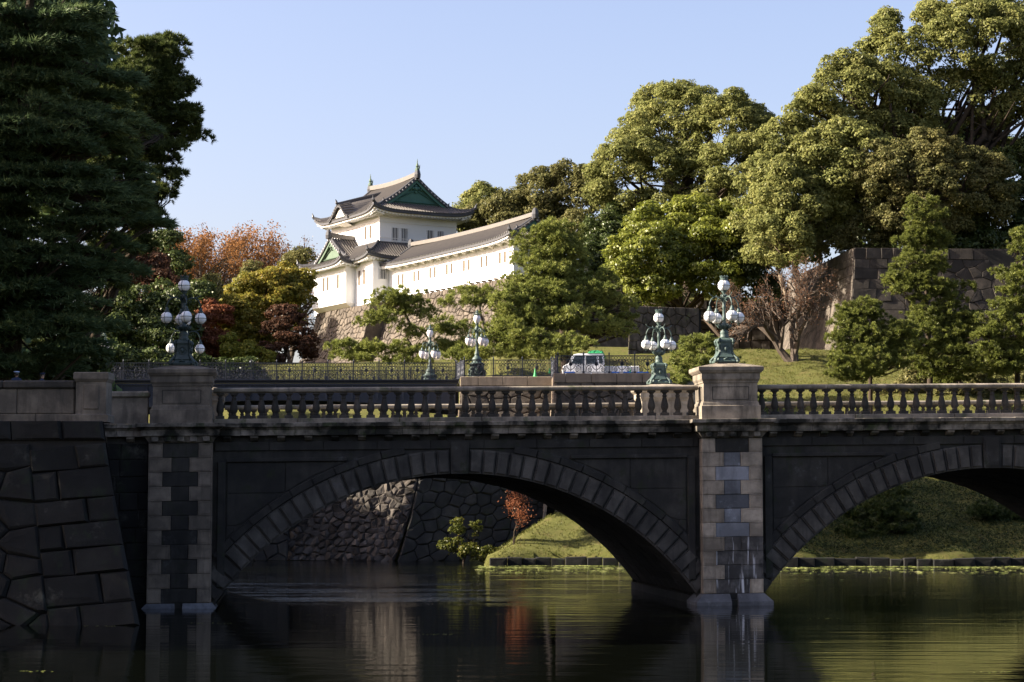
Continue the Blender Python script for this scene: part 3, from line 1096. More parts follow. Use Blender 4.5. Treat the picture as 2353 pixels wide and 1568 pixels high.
def bridge_lamp(loc, label, rz, dark=False):
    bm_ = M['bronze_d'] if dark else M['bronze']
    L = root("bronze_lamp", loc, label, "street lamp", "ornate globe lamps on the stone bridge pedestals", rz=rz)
    # body: four-sided waisted casting on splayed feet
    mb = MB()
    pr_ = [(.40, 0), (.41, .06), (.36, .10), (.33, .16), (.35, .2), (.31, .26), (.27, .34), (.25, .45), (.245, .6), (.25, .70), (.27, .76), (.26, .82), (.19, .87), (.15, .9)]
    vs, fs = [], []
    for h, z in pr_:
        c = h * .28
        vs += [(-h + c, -h, z), (h - c, -h, z), (h, -h + c, z), (h, h - c, z), (h - c, h, z), (-h + c, h, z), (-h, h - c, z), (-h, -h + c, z)]
    for k in range(len(pr_) - 1):
        fs += [(k * 8 + i, k * 8 + (i + 1) % 8, k * 8 + 8 + (i + 1) % 8, k * 8 + 8 + i) for i in range(8)]
    mb.add(vs, fs)
    body = obj("body", mb, bm_, L, local=True)
    # scroll ribs and feet on the corners, cartouches on the sides
    mb = MB()
    for sx in (-1, 1):
        for sy in (-1, 1):
            q = lambda r_, z: (sx * r_, sy * r_, z)
            mb.tube([q(.40, .03), q(.42, .08), q(.37, .16), q(.30, .24), q(.25, .36), q(.235, .5), q(.245, .64), q(.27, .72), q(.285, .78), q(.25, .84), q(.18, .87)], [.05, .06, .045, .035, .03, .03, .032, .045, .05, .035, .02], 6)
            mb.sphere(q(.40, .045), .065, 8, 6)
            mb.sphere(q(.27, .76), .055, 8, 6)
    obj("corner_scroll", mb, bm_, body, local=True, smooth=True)
    for k in range(4):
        a = k * math.pi / 2
        T = lambda p, a=a: (p[0] * math.cos(a) - p[1] * math.sin(a), p[0] * math.sin(a) + p[1] * math.cos(a), p[2])
        mb = MB(T)
        mb.ring((0, -.255, .50), .13, .018, (0, 1, 0), 14, 5)
        mb.sphere((0, -.265, .50), .06, 8, 6, 1.5)
        mb.tube([(-.1, -.35, .1), (0, -.36, .16), (.1, -.35, .1)], .03, 5)
        mb.tube([(-.09, -.27, .30), (0, -.30, .22), (.09, -.27, .30)], .022, 5)
        obj("cartouche", mb, bm_, body, local=True, smooth=True)
    mb = MB().lathe([(.15, .88), (.17, .93), (.15, .96), (.145, 1.06), (.155, 1.1), (.12, 1.16), (.08, 1.2), (.10, 1.24), (.21, 1.32), (.2, 1.36), (.10, 1.40), (.07, 1.46), (.06, 1.55), (.085, 1.6), (.06, 1.65), (.055, 1.95), (.08, 2.0), (.06, 2.05), (.055, 2.3), (.085, 2.36), (.09, 2.42), (.05, 2.47), (.045, 2.5), (.1, 2.56), (.09, 2.58)], 12)
    obj("stem", mb, bm_, L, local=True, smooth=True)
    mb, mb2 = MB(), MB()
    for k in range(8):
        a = k * math.pi / 4
        q = lambda r_, z: (r_ * math.cos(a), r_ * math.sin(a), z)
        mb.tube([q(.08, 1.22), q(.18, 1.26), q(.26, 1.34), q(.24, 1.41), q(.19, 1.38)], [.03, .035, .03, .022, .012], 5)
        mb2.tube([q(.04, 2.28), q(.11, 2.34), q(.12, 2.42), q(.07, 2.47)], .015, 4)
    obj("leaf_collar", mb, bm_, L, local=True, smooth=True)
    obj("upper_collar", mb2, bm_, L, local=True, smooth=True)
    for k, a in enumerate((.28, .28 + math.pi / 2, .28 + math.pi, .28 + 1.5 * math.pi)):
        q = lambda r_, z: (r_ * math.cos(a), r_ * math.sin(a), z)
        mb = MB().tube([q(.05, 2.2), q(.12, 2.30), q(.24, 2.36), q(.38, 2.36), q(.50, 2.28), q(.57, 2.14), q(.59, 2.0)], [.03, .03, .026, .026, .026, .022, .02], 6)
        mb.tube([q(.36, 2.36), q(.48, 2.39), q(.56, 2.44), q(.60, 2.50)], [.022, .022, .016, .008], 5)
        mb.tube([q(.1, 2.26), q(.2, 2.2), q(.27, 2.25), q(.22, 2.3)], .012, 4)
        mb.lathe([(.02, 2.02), (.045, 2.0), (.05, 1.95), (.09, 1.88), (.1, 1.85), (.085, 1.84)], 10, q(.59, 0))
        arm = obj("arm", mb, bm_, L, local=True, smooth=True)
        gl_ = globe_obj(L, q(.59, 1.65), .205, k)
        obj("globe_tip", MB().lathe([(.01, 1.38), (.03, 1.4), (.055, 1.44), (.07, 1.45)], 8, q(.59, 0)), bm_, gl_, local=True)
    globe_obj(L, (0, 0, 2.78), .218, 9)
    mb = MB().lathe([(.09, 2.57), (.14, 2.6), (.13, 2.63)], 10).lathe([(.12, 2.96), (.15, 2.99), (.13, 3.02), (.15, 3.10), (.135, 3.10), (.11, 3.03)], 12)
    for k in range(8):
        a = k * math.pi / 4
        mb.lathe([(.001, 3.15), (.022, 3.12), (.025, 3.09), (.01, 3.06)][::-1], 5, (.135 * math.cos(a), .135 * math.sin(a), 0))
    obj("crown", mb, bm_, L, local=True)
    return L


def bridge_pt(x, y, z):
    return tuple(BRM @ Vector((x, y, z + KS * x)))


bridge_lamp(bridge_pt(-.05, .9, 8.54), "five-globe bronze lamp on the sunlit pedestal of the bridge's middle pier", math.radians(6))
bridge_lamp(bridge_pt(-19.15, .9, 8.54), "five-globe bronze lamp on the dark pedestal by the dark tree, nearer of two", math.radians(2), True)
bridge_lamp(bridge_pt(-.12, WID - .9, 8.52), "bronze lamp standing on the far balustrade beside the clipped pine", math.radians(6))
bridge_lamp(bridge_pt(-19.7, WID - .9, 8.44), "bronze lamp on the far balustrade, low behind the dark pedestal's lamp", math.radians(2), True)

# ------------------------------------------------------------------ left bank: battered wall, parapet, post
LW = root("retaining_wall", (-14, 60, 0), "near dark mossy stone retaining wall beside the bridge's left pier", "stone wall")
H_ = 7.0
Fr = wall_frame((-12.3, 60.0, 6.0), (-1, 0), (0, -1), 1.7, 1.3, 7.0, lean=lambda a, k: -1.75 * (k ** 1.15) * max(0, 1 - a / 9))
backing(LW, Fr, 0, 14, 0, 7, M['joint'], -.06)
r5 = random.Random(21)
polys = []
cor = courses(0, 2.3, 1.0, 6.35, .74, .8, 1.6, r5, .14)
polys += [[(p[0], p[1] - .10 * p[0]) for p in P] for P in cor]
vor = voronoi(2.25, 14, .2, 6.3, .95, .78, .42, r5)
polys += vor
polys += courses(0, 14, 6.42, 7.0, .58, .9, 1.6, r5, .0)
polys = [clip_poly(P, 0, 1, 7.0) for P in polys]
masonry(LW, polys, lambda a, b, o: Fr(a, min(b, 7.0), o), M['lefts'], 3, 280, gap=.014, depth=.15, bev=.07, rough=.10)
# side face of that wall, running back to the bridge
mb = MB()
mb.grid(lambda u, v: (-12.28 + 1.72 * ((1 - v) ** 1.15) - 2.6 * u, 60 - 1.66 * ((1 - v) ** 1.3) * (1 - u) + 9.5 * u, -1 + 7 * v), 6, 10)
obj('side_face', mb, M['lefts'], LW)
mb = MB().add([(-26, 60.06, 5.99), (-12.35, 60.06, 5.99), (-14.95, 69.5, 5.99), (-26, 69.5, 5.99), (-26, 60.06, 5.5), (-12.35, 60.06, 5.5), (-14.95, 69.5, 5.5), (-26, 69.5, 5.5)], [(0, 1, 2, 3), (1, 5, 6, 2), (0, 4, 5, 1)])
obj('wall_top', mb, M['lefts'], LW)

PW = root("parapet", (-15, 60.6, 6.0), "dark stained stone parapet with recessed joints on the near wall", "parapet")
x = -13.27
i = 0
for L in (1.75, 1.95, 2.0, 2.0):
    mb = MB().bbox(x - L + .012, x, 60.45, 60.85, 6.24, 7.0, .03)
    obj("parapet_block", mb, M['granite_d'], PW)
    x -= L
x = -13.22
for L in (1.2, 1.3, 1.25, 1.3, 1.3, 1.3):
    mb = MB().bbox(x - L + .01, x, 60.38, 60.95, 6.0, 6.235, .02)
    obj("base_stone", mb, M['granite_d'], PW)
    x -= L
x = -13.25
for L in (2.2, 2.6, 2.8):
    mb = MB().bbox(x - L + .01, x, 60.38, 60.92, 7.005, 7.26, .05)
    obj("coping_stone", mb, M['balus'], PW)
    x -= L
PO = root("gate_post", (-12.75, 60.7, 6.0), "square stone parapet post with cap beside the low wall's end", "stone post")
mb = MB().stack(-12.74, 60.75, [(.53, .5, 5.99), (.53, .5, 6.2), (.46, .43, 6.24), (.46, .43, 7.2), (.48, .45, 7.22), (.53, .5, 7.3), (.53, .5, 7.47), (.50, .47, 7.5)])
p_ = obj("post_body", mb, M['granite_d'], PO)
mb = MB().bbox(-12.96, -12.5, 60.28, 60.34, 6.38, 7.12, .015)
obj("post_panel", mb, M['granite_d'], PO)

# ------------------------------------------------------------------ far walls seen through and over the bridge
M['moatwall'] = stone_mat("rough_moat_wall_stone", (.055, .048, .042), (.19, .16, .135), (.016, .014, .012), .65, streak=.5, light=(.30, .28, .25), bump=.9)


def lit_corner_wall():
    W = root("moat_wall", (-7, 124, 0), "rough dark stone wall rising from the water, seen through the left arch", "stone wall")
    H = 9.6
    # face left of the corner
    P0 = (-5.6, 126.6, 8.6)
    d = Vector((-1, .42, 0)).normalized()
    n = Vector((-.42, -1, 0)).normalized()
    F1 = wall_frame(P0, d, n, 2.9, 1.8, H, lean=lambda a, k: 1.1 * (k ** 1.8))
    backing(W, F1, -.02, 9.4, 0, H, M['joint'], -.05, na=14, nb=14)
    r = random.Random(31)
    masonry(W, voronoi(0, 9.4, 0, H, .50, .46, .44, r), F1, M['moatwall'], 4, 290, gap=.012, depth=.17, bev=.09, rough=.6, key=lambda a, b: a * .3 + b)
    # face right of the corner
    d2 = Vector((1, .45, 0)).normalized()
    n2 = Vector((.45, -1, 0)).normalized()
    F2 = wall_frame(P0, d2, n2, 1.6, 1.8, H, lean=lambda a, k: -2.7 * (k ** 1.8))
    backing(W, F2, -.02, 12, 0, H, M['joint'], -.05, na=14, nb=14)
    masonry(W, voronoi(0, 12, 0, H, .95, .75, .36, r), F2, M['soot'], 5, 55, gap=.018, depth=.12, bev=.07, rough=.1, name='dark_stone', key=lambda a, b: a)
    # darker continuation on the left
    W2 = root("moat_wall", (-17, 124, 0), "leftmost shadowed stretch of moat wall behind the left arch's foot", "stone wall")
    P1 = F1(9.6, H, 0)
    P1 = (P1[0] + .3, P1[1] - 1.8, 8.6)
    F3 = wall_frame(P1, (-1, 0), (0, -1), 2.6, 1.6, H)
    backing(W2, F3, -.02, 8, 0, H, M['joint'], -.05)
    masonry(W2, voronoi(0, 8, 0, H, .85, .7, .36, r), F3, M['soot'], 6, 90, gap=.018, depth=.12, bev=.07, rough=.1)
    mb = MB().box(-24, P0[0] - .1, 127.6, 131, 5, 8.4)
    obj('core', mb, M['joint'], W2)


lit_corner_wall()


def terrace(name, label, x0, x1, Yf, Yb, ztop, joints, seed, blk=.62):
    W = root(name, (x0, Yf, 0), label, "stone wall")
    r = random.Random(seed)
    F_ = wall_frame((x0, Yf, ztop - blk), (1, 0), (0, -1), .9, 1.2, 10.5)
    backing(W, F_, 0, x1 - x0, 0, 10.5, M['joint'], -.05)
    masonry(W, [P for P in voronoi(0, x1 - x0, 0, 10.5, 1.15, .9, .34, r)], F_, M['greywall'], seed, 120, gap=.02, depth=.1, bev=.06, key=lambda a, b: -b)
    G_ = wall_frame((x0, Yf, ztop - blk), (0, 1), (-1, 0), .9, 1.2, 10.5)
    backing(W, G_, 0, Yb - Yf, 0, 10.5, M['joint'], -.05)
    masonry(W, courses(0, Yb - Yf, 0, 10.5, .75, .9, 1.6, r), G_, M['tan_block'], seed + 1, 120, gap=.012, depth=.08, bev=.03, name='corner_stone', key=lambda a, b: -b)
    x = x0 - .08
    for i, jx in enumerate(joints):
        mb = MB().bbox(x + .012, jx - .012, Yf - .1, Yf + .5, ztop - blk + .004, ztop, .03)
        obj('parapet_block', mb, M['tan_block'], W)
        x = jx
    y = Yf + .51
    while y < Yb - .2:
        y2 = min(y + 1.7, Yb)
        mb = MB().bbox(x0 - .08, x0 + .45, y + .01, y2 - .01, ztop - blk + .004, ztop, .03)
        obj('parapet_block', mb, M['tan_block'], W)
        y = y2
    return W


YA, YB_ = 134.0, 128.0
XA0, XB0 = at(1060, 866, YA).x, at(1275, 862, YB_).x
ZP = 12.08
j = [at(u, 866, YA).x for u in (1156, 1213)] + [XB0 - .02]
terrace("abutment_wall", "tan-capped abutment wall where the iron bridge lands, carrying a short fence", XA0, XB0 + .0, YA, 138.4, ZP, [at(1099, 866, YA).x] + j, 41)
jb = [at(1275 + 25, 862, YB_).x] + [at(1300 + 58.6 * k, 862, YB_).x for k in range(1, 4)] + [at(1540, 862, YB_).x]
terrace("forecourt_wall", "tan-capped forecourt wall under the white van, running to the clipped pine", XB0, jb[-1], YB_, YA + .0, 11.92, jb, 43)
mb = MB().box(XA0 + .4, 13.5, YA + .4, 137.4, 2, 11.8).box(XB0 + .4, jb[-1], YB_ + .4, YA + .38, 2, 11.55).box(XA0 + .45, 13.5, 137.42, 152, 2, 12.31)
o = obj("forecourt", mb, M['gravel'])
o['kind'] = 'structure'


def right_wall():
    H = 9.5
    c = at(1963, 570, 176)
    W = root("castle_wall", (c.x, c.y, c.z - H), "tall corner wall of large squared stones on the hill above the right-hand pines", "stone wall")
    d = Vector((-.09, 1, 0)).normalized()
    n = Vector((-1, -.09, 0)).normalized()
    # the face flares out more the farther it runs from the corner
    F1 = lambda a, b, o: wall_frame(c, d, n, 1.2 + 2.1 * min(1, a / 22), 1.5, H, lean=lambda a_, k: -1.4 * k ** 1.5 * max(0, 1 - a_ / 7))(a, b, o)
    r = random.Random(51)
    backing(W, F1, 0, 26, 0, H, M['joint'], -.05, na=16, nb=12)
    P = courses(0, 26, 4.8, H, .80, 1.0, 2.0, r, .1)
    P += voronoi(0, 26, 0, 4.8, 1.3, 1.0, .32, r)
    masonry(W, P, F1, M['greywall'], 7, 260, gap=.007, depth=.07, bev=.05, rough=.03, key=lambda a, b: a - b * .3)
    d2 = Vector((1, .06, 0)).normalized()
    n2 = Vector((.06, -1, 0))
    F2 = wall_frame(c, d2, n2, 1.5, 1.5, H, lean=lambda a, k: -1.2 * k ** 1.5 * max(0, 1 - a / 7))
    backing(W, F2, 0, 34, 0, H, M['joint'], -.05, na=16, nb=12)
    P = courses(0, 4.5, 0, H, .95, .9, 2.6, r, .12) + voronoi(4.5, 6.5, 0, H - 1.0, 1.0, .9, .35, r) + courses(4.5, 6.5, H - 1.0, H, 1.0, 1.0, 1.1, r, 0)
    P += courses(6.5, 34, H - 1.0, H, 1.0, 1.6, 2.6, r, 0)
    P += voronoi(6.5, 34, 0, H - 1.0, 1.2, .95, .38, r)
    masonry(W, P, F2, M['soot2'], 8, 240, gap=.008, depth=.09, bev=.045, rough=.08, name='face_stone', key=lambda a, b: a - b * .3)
    mb = MB().box(c.x + .3, c.x + 34, c.y + .6, c.y + 8, 15, c.z - .2)
    obj('wall_core', mb, M['joint'], W)


M['soot2'] = stone_mat("shaded_brown_wall_stone", (.035, .03, .026), (.085, .07, .056), (.014, .012, .010), .5, streak=.45, light=(.11, .095, .08), bump=.7)  # tree shade on these wall faces is put into the stone colour
right_wall()


def small_wall(label, u0, u1, vt, Y, H, d, n, mat, seed, mode='v', sx=1.0, sy=.8, batter=1.2, budget=120):
    P0 = at(u0, vt, Y)
    L = abs(at(u1, vt, Y).x - P0.x) / max(.2, abs(d[0]))
    W = root("garden_wall", (P0.x, P0.y, P0.z - H), label, "stone wall")
    F_ = wall_frame(P0, d, n, batter, 1.4, H)
    r = random.Random(seed)
    backing(W, F_, 0, L, 0, H, M['joint'], -.05, thick=.8)
    polys = voronoi(0, L, 0, H, sx, sy, .34, r) if mode == 'v' else courses(0, L, 0, H, sy, sx * .7, sx * 1.4, r)
    masonry(W, polys, F_, mat, seed, budget, gap=.02, depth=.12, bev=.06, rough=.08, key=lambda a, b: -b)


small_wall("creeper-hung rough wall behind the lamps, left of the dark block wall", 1447, 1612, 703, 172, 7, Vector((.94, .34, 0)), Vector((-.34, -.94, 0)), M['ivywall'], 61, sx=.9, sy=.8, budget=110)
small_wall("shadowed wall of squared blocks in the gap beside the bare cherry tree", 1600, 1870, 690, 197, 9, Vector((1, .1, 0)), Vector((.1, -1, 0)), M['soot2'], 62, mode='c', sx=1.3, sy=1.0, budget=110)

# bank kerb along the water on the right
KB = root("bank_edging", (10, 115, 0), "low dark stone edging between the grass bank and the water", "kerb")
x = -1.3
for i in range(46):
    L = R.uniform(.7, 1.3)
    sy = 116 - 1.5 * float(ss(3, 12, x + L / 2)) + .4 * math.sin((x + L / 2) * .7)
    hgt = R.uniform(.42, .55)
    mb = MB()
    stone_mesh(mb, [(x, -.6), (x + L, -.6), (x + L, hgt + R.uniform(-.04, .04)), (x, hgt)], lambda a, b, o: (a, sy - .42 - o, b), R, gap=.01, depth=.1, bev=.05)
    mb.box(x + .01, x + L - .01, sy - .4, sy - .02, -.6, hgt - .03)
    obj("kerb_stone", mb, M['lefts'], KB)
    x += L


# ------------------------------------------------------------------ iron bridge
IB = root("iron_bridge", (-15, 138, 0), "dark navy iron bridge with scrollwork railings behind the stone bridge", "bridge")
XI0, XI1 = at(262, 870, 138).x, at(1047, 870, 138).x
ZI = 12.15
mb = MB().box(XI0 - 8, XI1 + .2, 138.1, 146, ZI - .25, ZI - .05)
obj("deck", mb, M['girder'], IB)
nP = 16
for k in range(2):
    yy = (138.0, 146.0)[k]
    mb = MB()
    n = 40
    for i in range(n):
        a, b = XI0 - 8 + (XI1 - XI0 + 8) * i / n, XI0 - 8 + (XI1 - XI0 + 8) * (i + 1) / n
        fz = lambda x: ZI - 1.45 - .75 * ((x - (XI1 + XI0) / 2) / ((XI1 - XI0) / 2)) ** 2 * (1 if x > XI0 else 1)
        fz2 = lambda x: max(fz(x), ZI - 2.6)
        mb.add([(a, yy, fz2(a)), (b, yy, fz2(b)), (b, yy, ZI - .3), (a, yy, ZI - .3), (a, yy + .1, fz2(a)), (b, yy + .1, fz2(b)), (b, yy + .1, ZI - .3), (a, yy + .1, ZI - .3)],
               [(0, 1, 2, 3), (7, 6, 5, 4), (0, 4, 5, 1), (3, 2, 6, 7)])
    obj("girder", mb, M['girder'], IB)
    for (z0, z1, e) in ((ZI - .08, ZI, .16), (ZI - .42, ZI - .30, .10)):
        mb = MB().box(XI0 - 8, XI1 + .1, yy - e, yy + .1 + e, z0, z1)
        obj("girder_flange", mb, M['girder'], IB)
sp = (XI1 - XI0) / 13.35
for i in range(19):
    xx = XI1 - .1 - i * sp
    mb = MB().box(xx - .05, xx + .05, 137.9, 138.0, ZI - 1.4, ZI - .43)
    obj("stiffener", mb, M['girder'], IB)


def panel_mesh(L, name="railing_panel", h=1.17):
    mb = MB()
    mb.box(0, L, -.035, .035, h - .05, h)
    mb.box(0, L, -.02, .02, h - .30, h - .27)
    mb.box(0, L, -.03, .03, .06, .11)
    t = .021
    for q in (.07, .14):
        for s in (q, L - q):
            mb.tube([(s, 0, .1), (s, 0, h - .04)], t, 4)
    c = L / 2
    y = (0, 1, 0)
    # lyre of the middle
    mb.tube([(c - .25, 0, h - .3), (c - .3, 0, .62), (c - .24, 0, .38), (c, 0, .2), (c + .24, 0, .38), (c + .3, 0, .62), (c + .25, 0, h - .3)], t * 1.2, 4)
    mb.ring((c, 0, .62), .1, t * 1.6, y, 10)
    mb.ring((c, 0, .62), .045, t * 1.8, y, 8)
    mb.tube([(c, 0, .1), (c, 0, h - .05)], t, 4)
    for s in (-1, 1):
        mb.ring((c + s * .13, 0, .82), .09, t, y, 9)
        mb.ring((c + s * .42, 0, .26), .12, t * 1.1, y, 10)
        mb.ring((c + s * .42, 0, .26), .05, t, y, 8)
        mb.ring((c + s * .5, 0, .66), .14, t * 1.1, y, 10)
        mb.ring((c + s * .5, 0, .66), .06, t, y, 8)
        mb.tube([(c + s * .27, 0, .5), (c + s * .4, 0, .44), (c + s * .5, 0, .5), (c + s * .62, 0, .42), (c + s * .6, 0, .16)], t, 4)
        mb.tube([(c + s * .3, 0, .86), (c + s * .45, 0, .8), (c + s * .62, 0, .84)], t, 4)
    k = 0
    x = .22
    while x < L - .2:
        mb.ring((x, 0, h - .16), .09, t * .8, y, 8)
        x += .19
    for q in np.linspace(.25, L - .25, 7):
        mb.tube([(q, 0, .1), (q + .05, 0, .3), (q - .03, 0, .45), (q + .02, 0, h - .28)], t * .6, 3)
    return mesh_from(name, mb, M['iron'])


def post_mesh():
    mb = MB().box(-.045, .045, -.045, .045, .0, 1.2).lathe([(.02, 1.2), (.05, 1.24), (.06, 1.28), (.035, 1.32), (.03, 1.34), (.008, 1.4)], 8)
    mb.box(-.07, .07, -.07, .07, .0, .14).box(-.06, .06, -.06, .06, .55, .6)
    return mesh_from("railing_post", mb, M['iron'])


pm, pom = panel_mesh(sp - .06), post_mesh()


def fence_run(parent, p0, p1, n, z, pmesh=None):
    loc = MROOT[parent].translation
    p0, p1 = Vector(p0), Vector(p1)
    d = (p1 - p0)
    L = d.length / n
    a = math.atan2(d.y, d.x)
    m = pmesh or panel_mesh(L - .06)
    for i in range(n + 1):
        q = p0 + d * i / n
        inst("railing_post", pom, parent, (q.x - loc.x, q.y - loc.y, z - loc.z), a)
        if i < n:
            q2 = q + d.normalized() * .03
            inst("railing_panel", m, parent, (q2.x - loc.x, q2.y - loc.y, z - loc.z), a)


fence_run(IB, (XI1 - 18 * sp, 138.05, 0), (XI1, 138.05, 0), 18, ZI, pm)
fence_run(IB, (XI1 - 18 * sp, 145.95, 0), (XI1, 145.95, 0), 18, ZI, pm)
FA = root("iron_fence", (XA0, YA, ZP), "black scrollwork fence on the first abutment beside the green lamp", "fence", "iron fences on the forecourt walls")
fence_run(FA, (XI1 + .1, 137.9, 0), (XA0 + .2, YA + .3, 0), 2, ZP)
fence_run(FA, (XA0 + .2, YA + .3, 0), (XB0 - .1, YA + .3, 0), 3, ZP)
FB = root("iron_fence", (XB0, YB_, 11.92), "black scrollwork fence in front of the white van", "fence", "iron fences on the forecourt walls")
fence_run(FB, (XB0 - .1, YA + .25, 0), (XB0 + .2, YB_ + .3, 0), 3, 11.92)
fence_run(FB, (XB0 + .2, YB_ + .3, 0), (jb[-1] - .6, YB_ + .3, 0), 4, 11.92)


def iron_lamp(loc, label, rz, s=1.0, ped=True):
    L = root("tulip_globe_lamp", loc, label, "street lamp", "green lamps of the iron bridge", rz=rz)
    b = M['bronze']
    mb = MB()
    for k in range(4):
        pass
    mb.lathe([(.62, 0), (.62, .08), (.52, .14), (.50, .25), (.56, .45), (.52, .7), (.42, .88), (.50, .98), (.56, 1.02), (.55, 1.06)], 8)
    for k in range(4):
        a = k * math.pi / 2
        mb.ring((.55 * math.cos(a), .55 * math.sin(a), .45), .2, .04, (math.cos(a), math.sin(a), 0), 12, 5)
        a += math.pi / 4
        mb.tube([(.62 * math.cos(a), .62 * math.sin(a), .03), (.66 * math.cos(a), .66 * math.sin(a), .3), (.54 * math.cos(a), .54 * math.sin(a), .8), (.58 * math.cos(a), .58 * math.sin(a), 1.0)], .05, 5)
    obj("base", mb, b, L, local=True)
    mb = MB().lathe([(.54, 1.06), (.46, 1.12), (.3, 1.22), (.30, 1.3), (.34, 1.36), (.3, 1.46), (.17, 1.58), (.14, 1.68), (.19, 1.74), (.14, 1.8), (.10, 1.95), (.09, 2.4), (.1, 2.9), (.13, 2.98), (.10, 3.05), (.09, 3.2), (.14, 3.4), (.16, 3.5), (.1, 3.6), (.06, 3.7), (.12, 3.78), (.14, 3.82), (.1, 3.83)], 12)
    obj("stem", mb, b, L, local=True, smooth=True)
    gp = [(.02, -.27), (.07, -.25), (.14, -.17), (.19, -.05), (.205, .05), (.19, .15), (.15, .22), (.11, .25)]
    for k in range(4):
        a = .36 + k * math.pi / 2
        q = lambda r_, z: (r_ * math.cos(a), r_ * math.sin(a), z)
        mb = MB().tube([q(.1, 3.2), q(.16, 3.36), q(.3, 3.46), q(.46, 3.44), q(.58, 3.34), q(.62, 3.2), q(.62, 3.05)], [.035, .035, .03, .03, .03, .026, .024], 5)
        mb.tube([q(.1, 3.3), q(.22, 3.24), q(.3, 3.3), q(.24, 3.38)], .015, 4)
        mb.ring(q(.45, 3.3), .07, .015, (-math.sin(a), math.cos(a), 0), 8, 4)
        mb.lathe([(.03, 3.08), (.07, 3.02), (.08, 2.95), (.1, 2.9), (.24, 2.87), (.25, 2.84), (.12, 2.82)], 12, q(.64, 0))
        obj("arm", mb, b, L, local=True, smooth=True)
        obj("globe_tip", MB().lathe([(.012, 2.22), (.035, 2.27), (.03, 2.3)], 6, q(.64, 0)), b, L, local=True)
        gl = MB().lathe([(r_ * 1.17, z * 1.1) for r_, z in gp], 16, q(.64, 2.57))
        obj("globe", gl, M['globe_p'], L, local=True, smooth=True)
    gl = MB().lathe([(r_ * 1.2, z * 1.15) for r_, z in gp], 16, (0, 0, 4.1))
    obj("globe", gl, M['globe_p'], L, local=True, smooth=True)
    mb = MB().lathe([(.14, 4.38), (.22, 4.40), (.24, 4.43), (.12, 4.47), (.10, 4.55), (.13, 4.6), (.08, 4.66), (.04, 4.7), (.06, 4.74), (.01, 4.8)], 12)
    for k in range(8):
        a = k * math.pi / 4
        mb.tube([(.2 * math.cos(a), .2 * math.sin(a), 4.42), (.26 * math.cos(a), .26 * math.sin(a), 4.50), (.22 * math.cos(a), .22 * math.sin(a), 4.55)], .02, 4)
    obj("finial", mb, b, L, local=True)
    return L


iron_lamp((at(1096, 868, 135.2).x, 135.2, ZP - .12), "green lamp with pinkish tulip globes, nearer one right of its shorter twin", .15)
iron_lamp((at(988, 868, 144.8).x, 144.8, ZI - .35), "green lamp with pinkish tulip globes on the far side of the iron bridge", .15)
iron_lamp((at(226, 868, 137.0).x, 137.0, ZI - .3), "green tulip-globe lamp half hidden by the dark tree at the iron bridge's end", .5)
AB2 = root("abutment_pedestal", (XI0 - 1, 137, 11), "dark stone pedestal at the iron bridge's far left end", "pedestal")
mb = MB().stack(XI0 - 1.6, 137.3, [(1.2, .9, 7.5), (1.2, .9, 11.3), (1.35, 1.0, 11.45), (1.35, 1.0, 11.75), (1.2, .9, 11.85)])
obj("pedestal_block", mb, M['balus'], AB2)


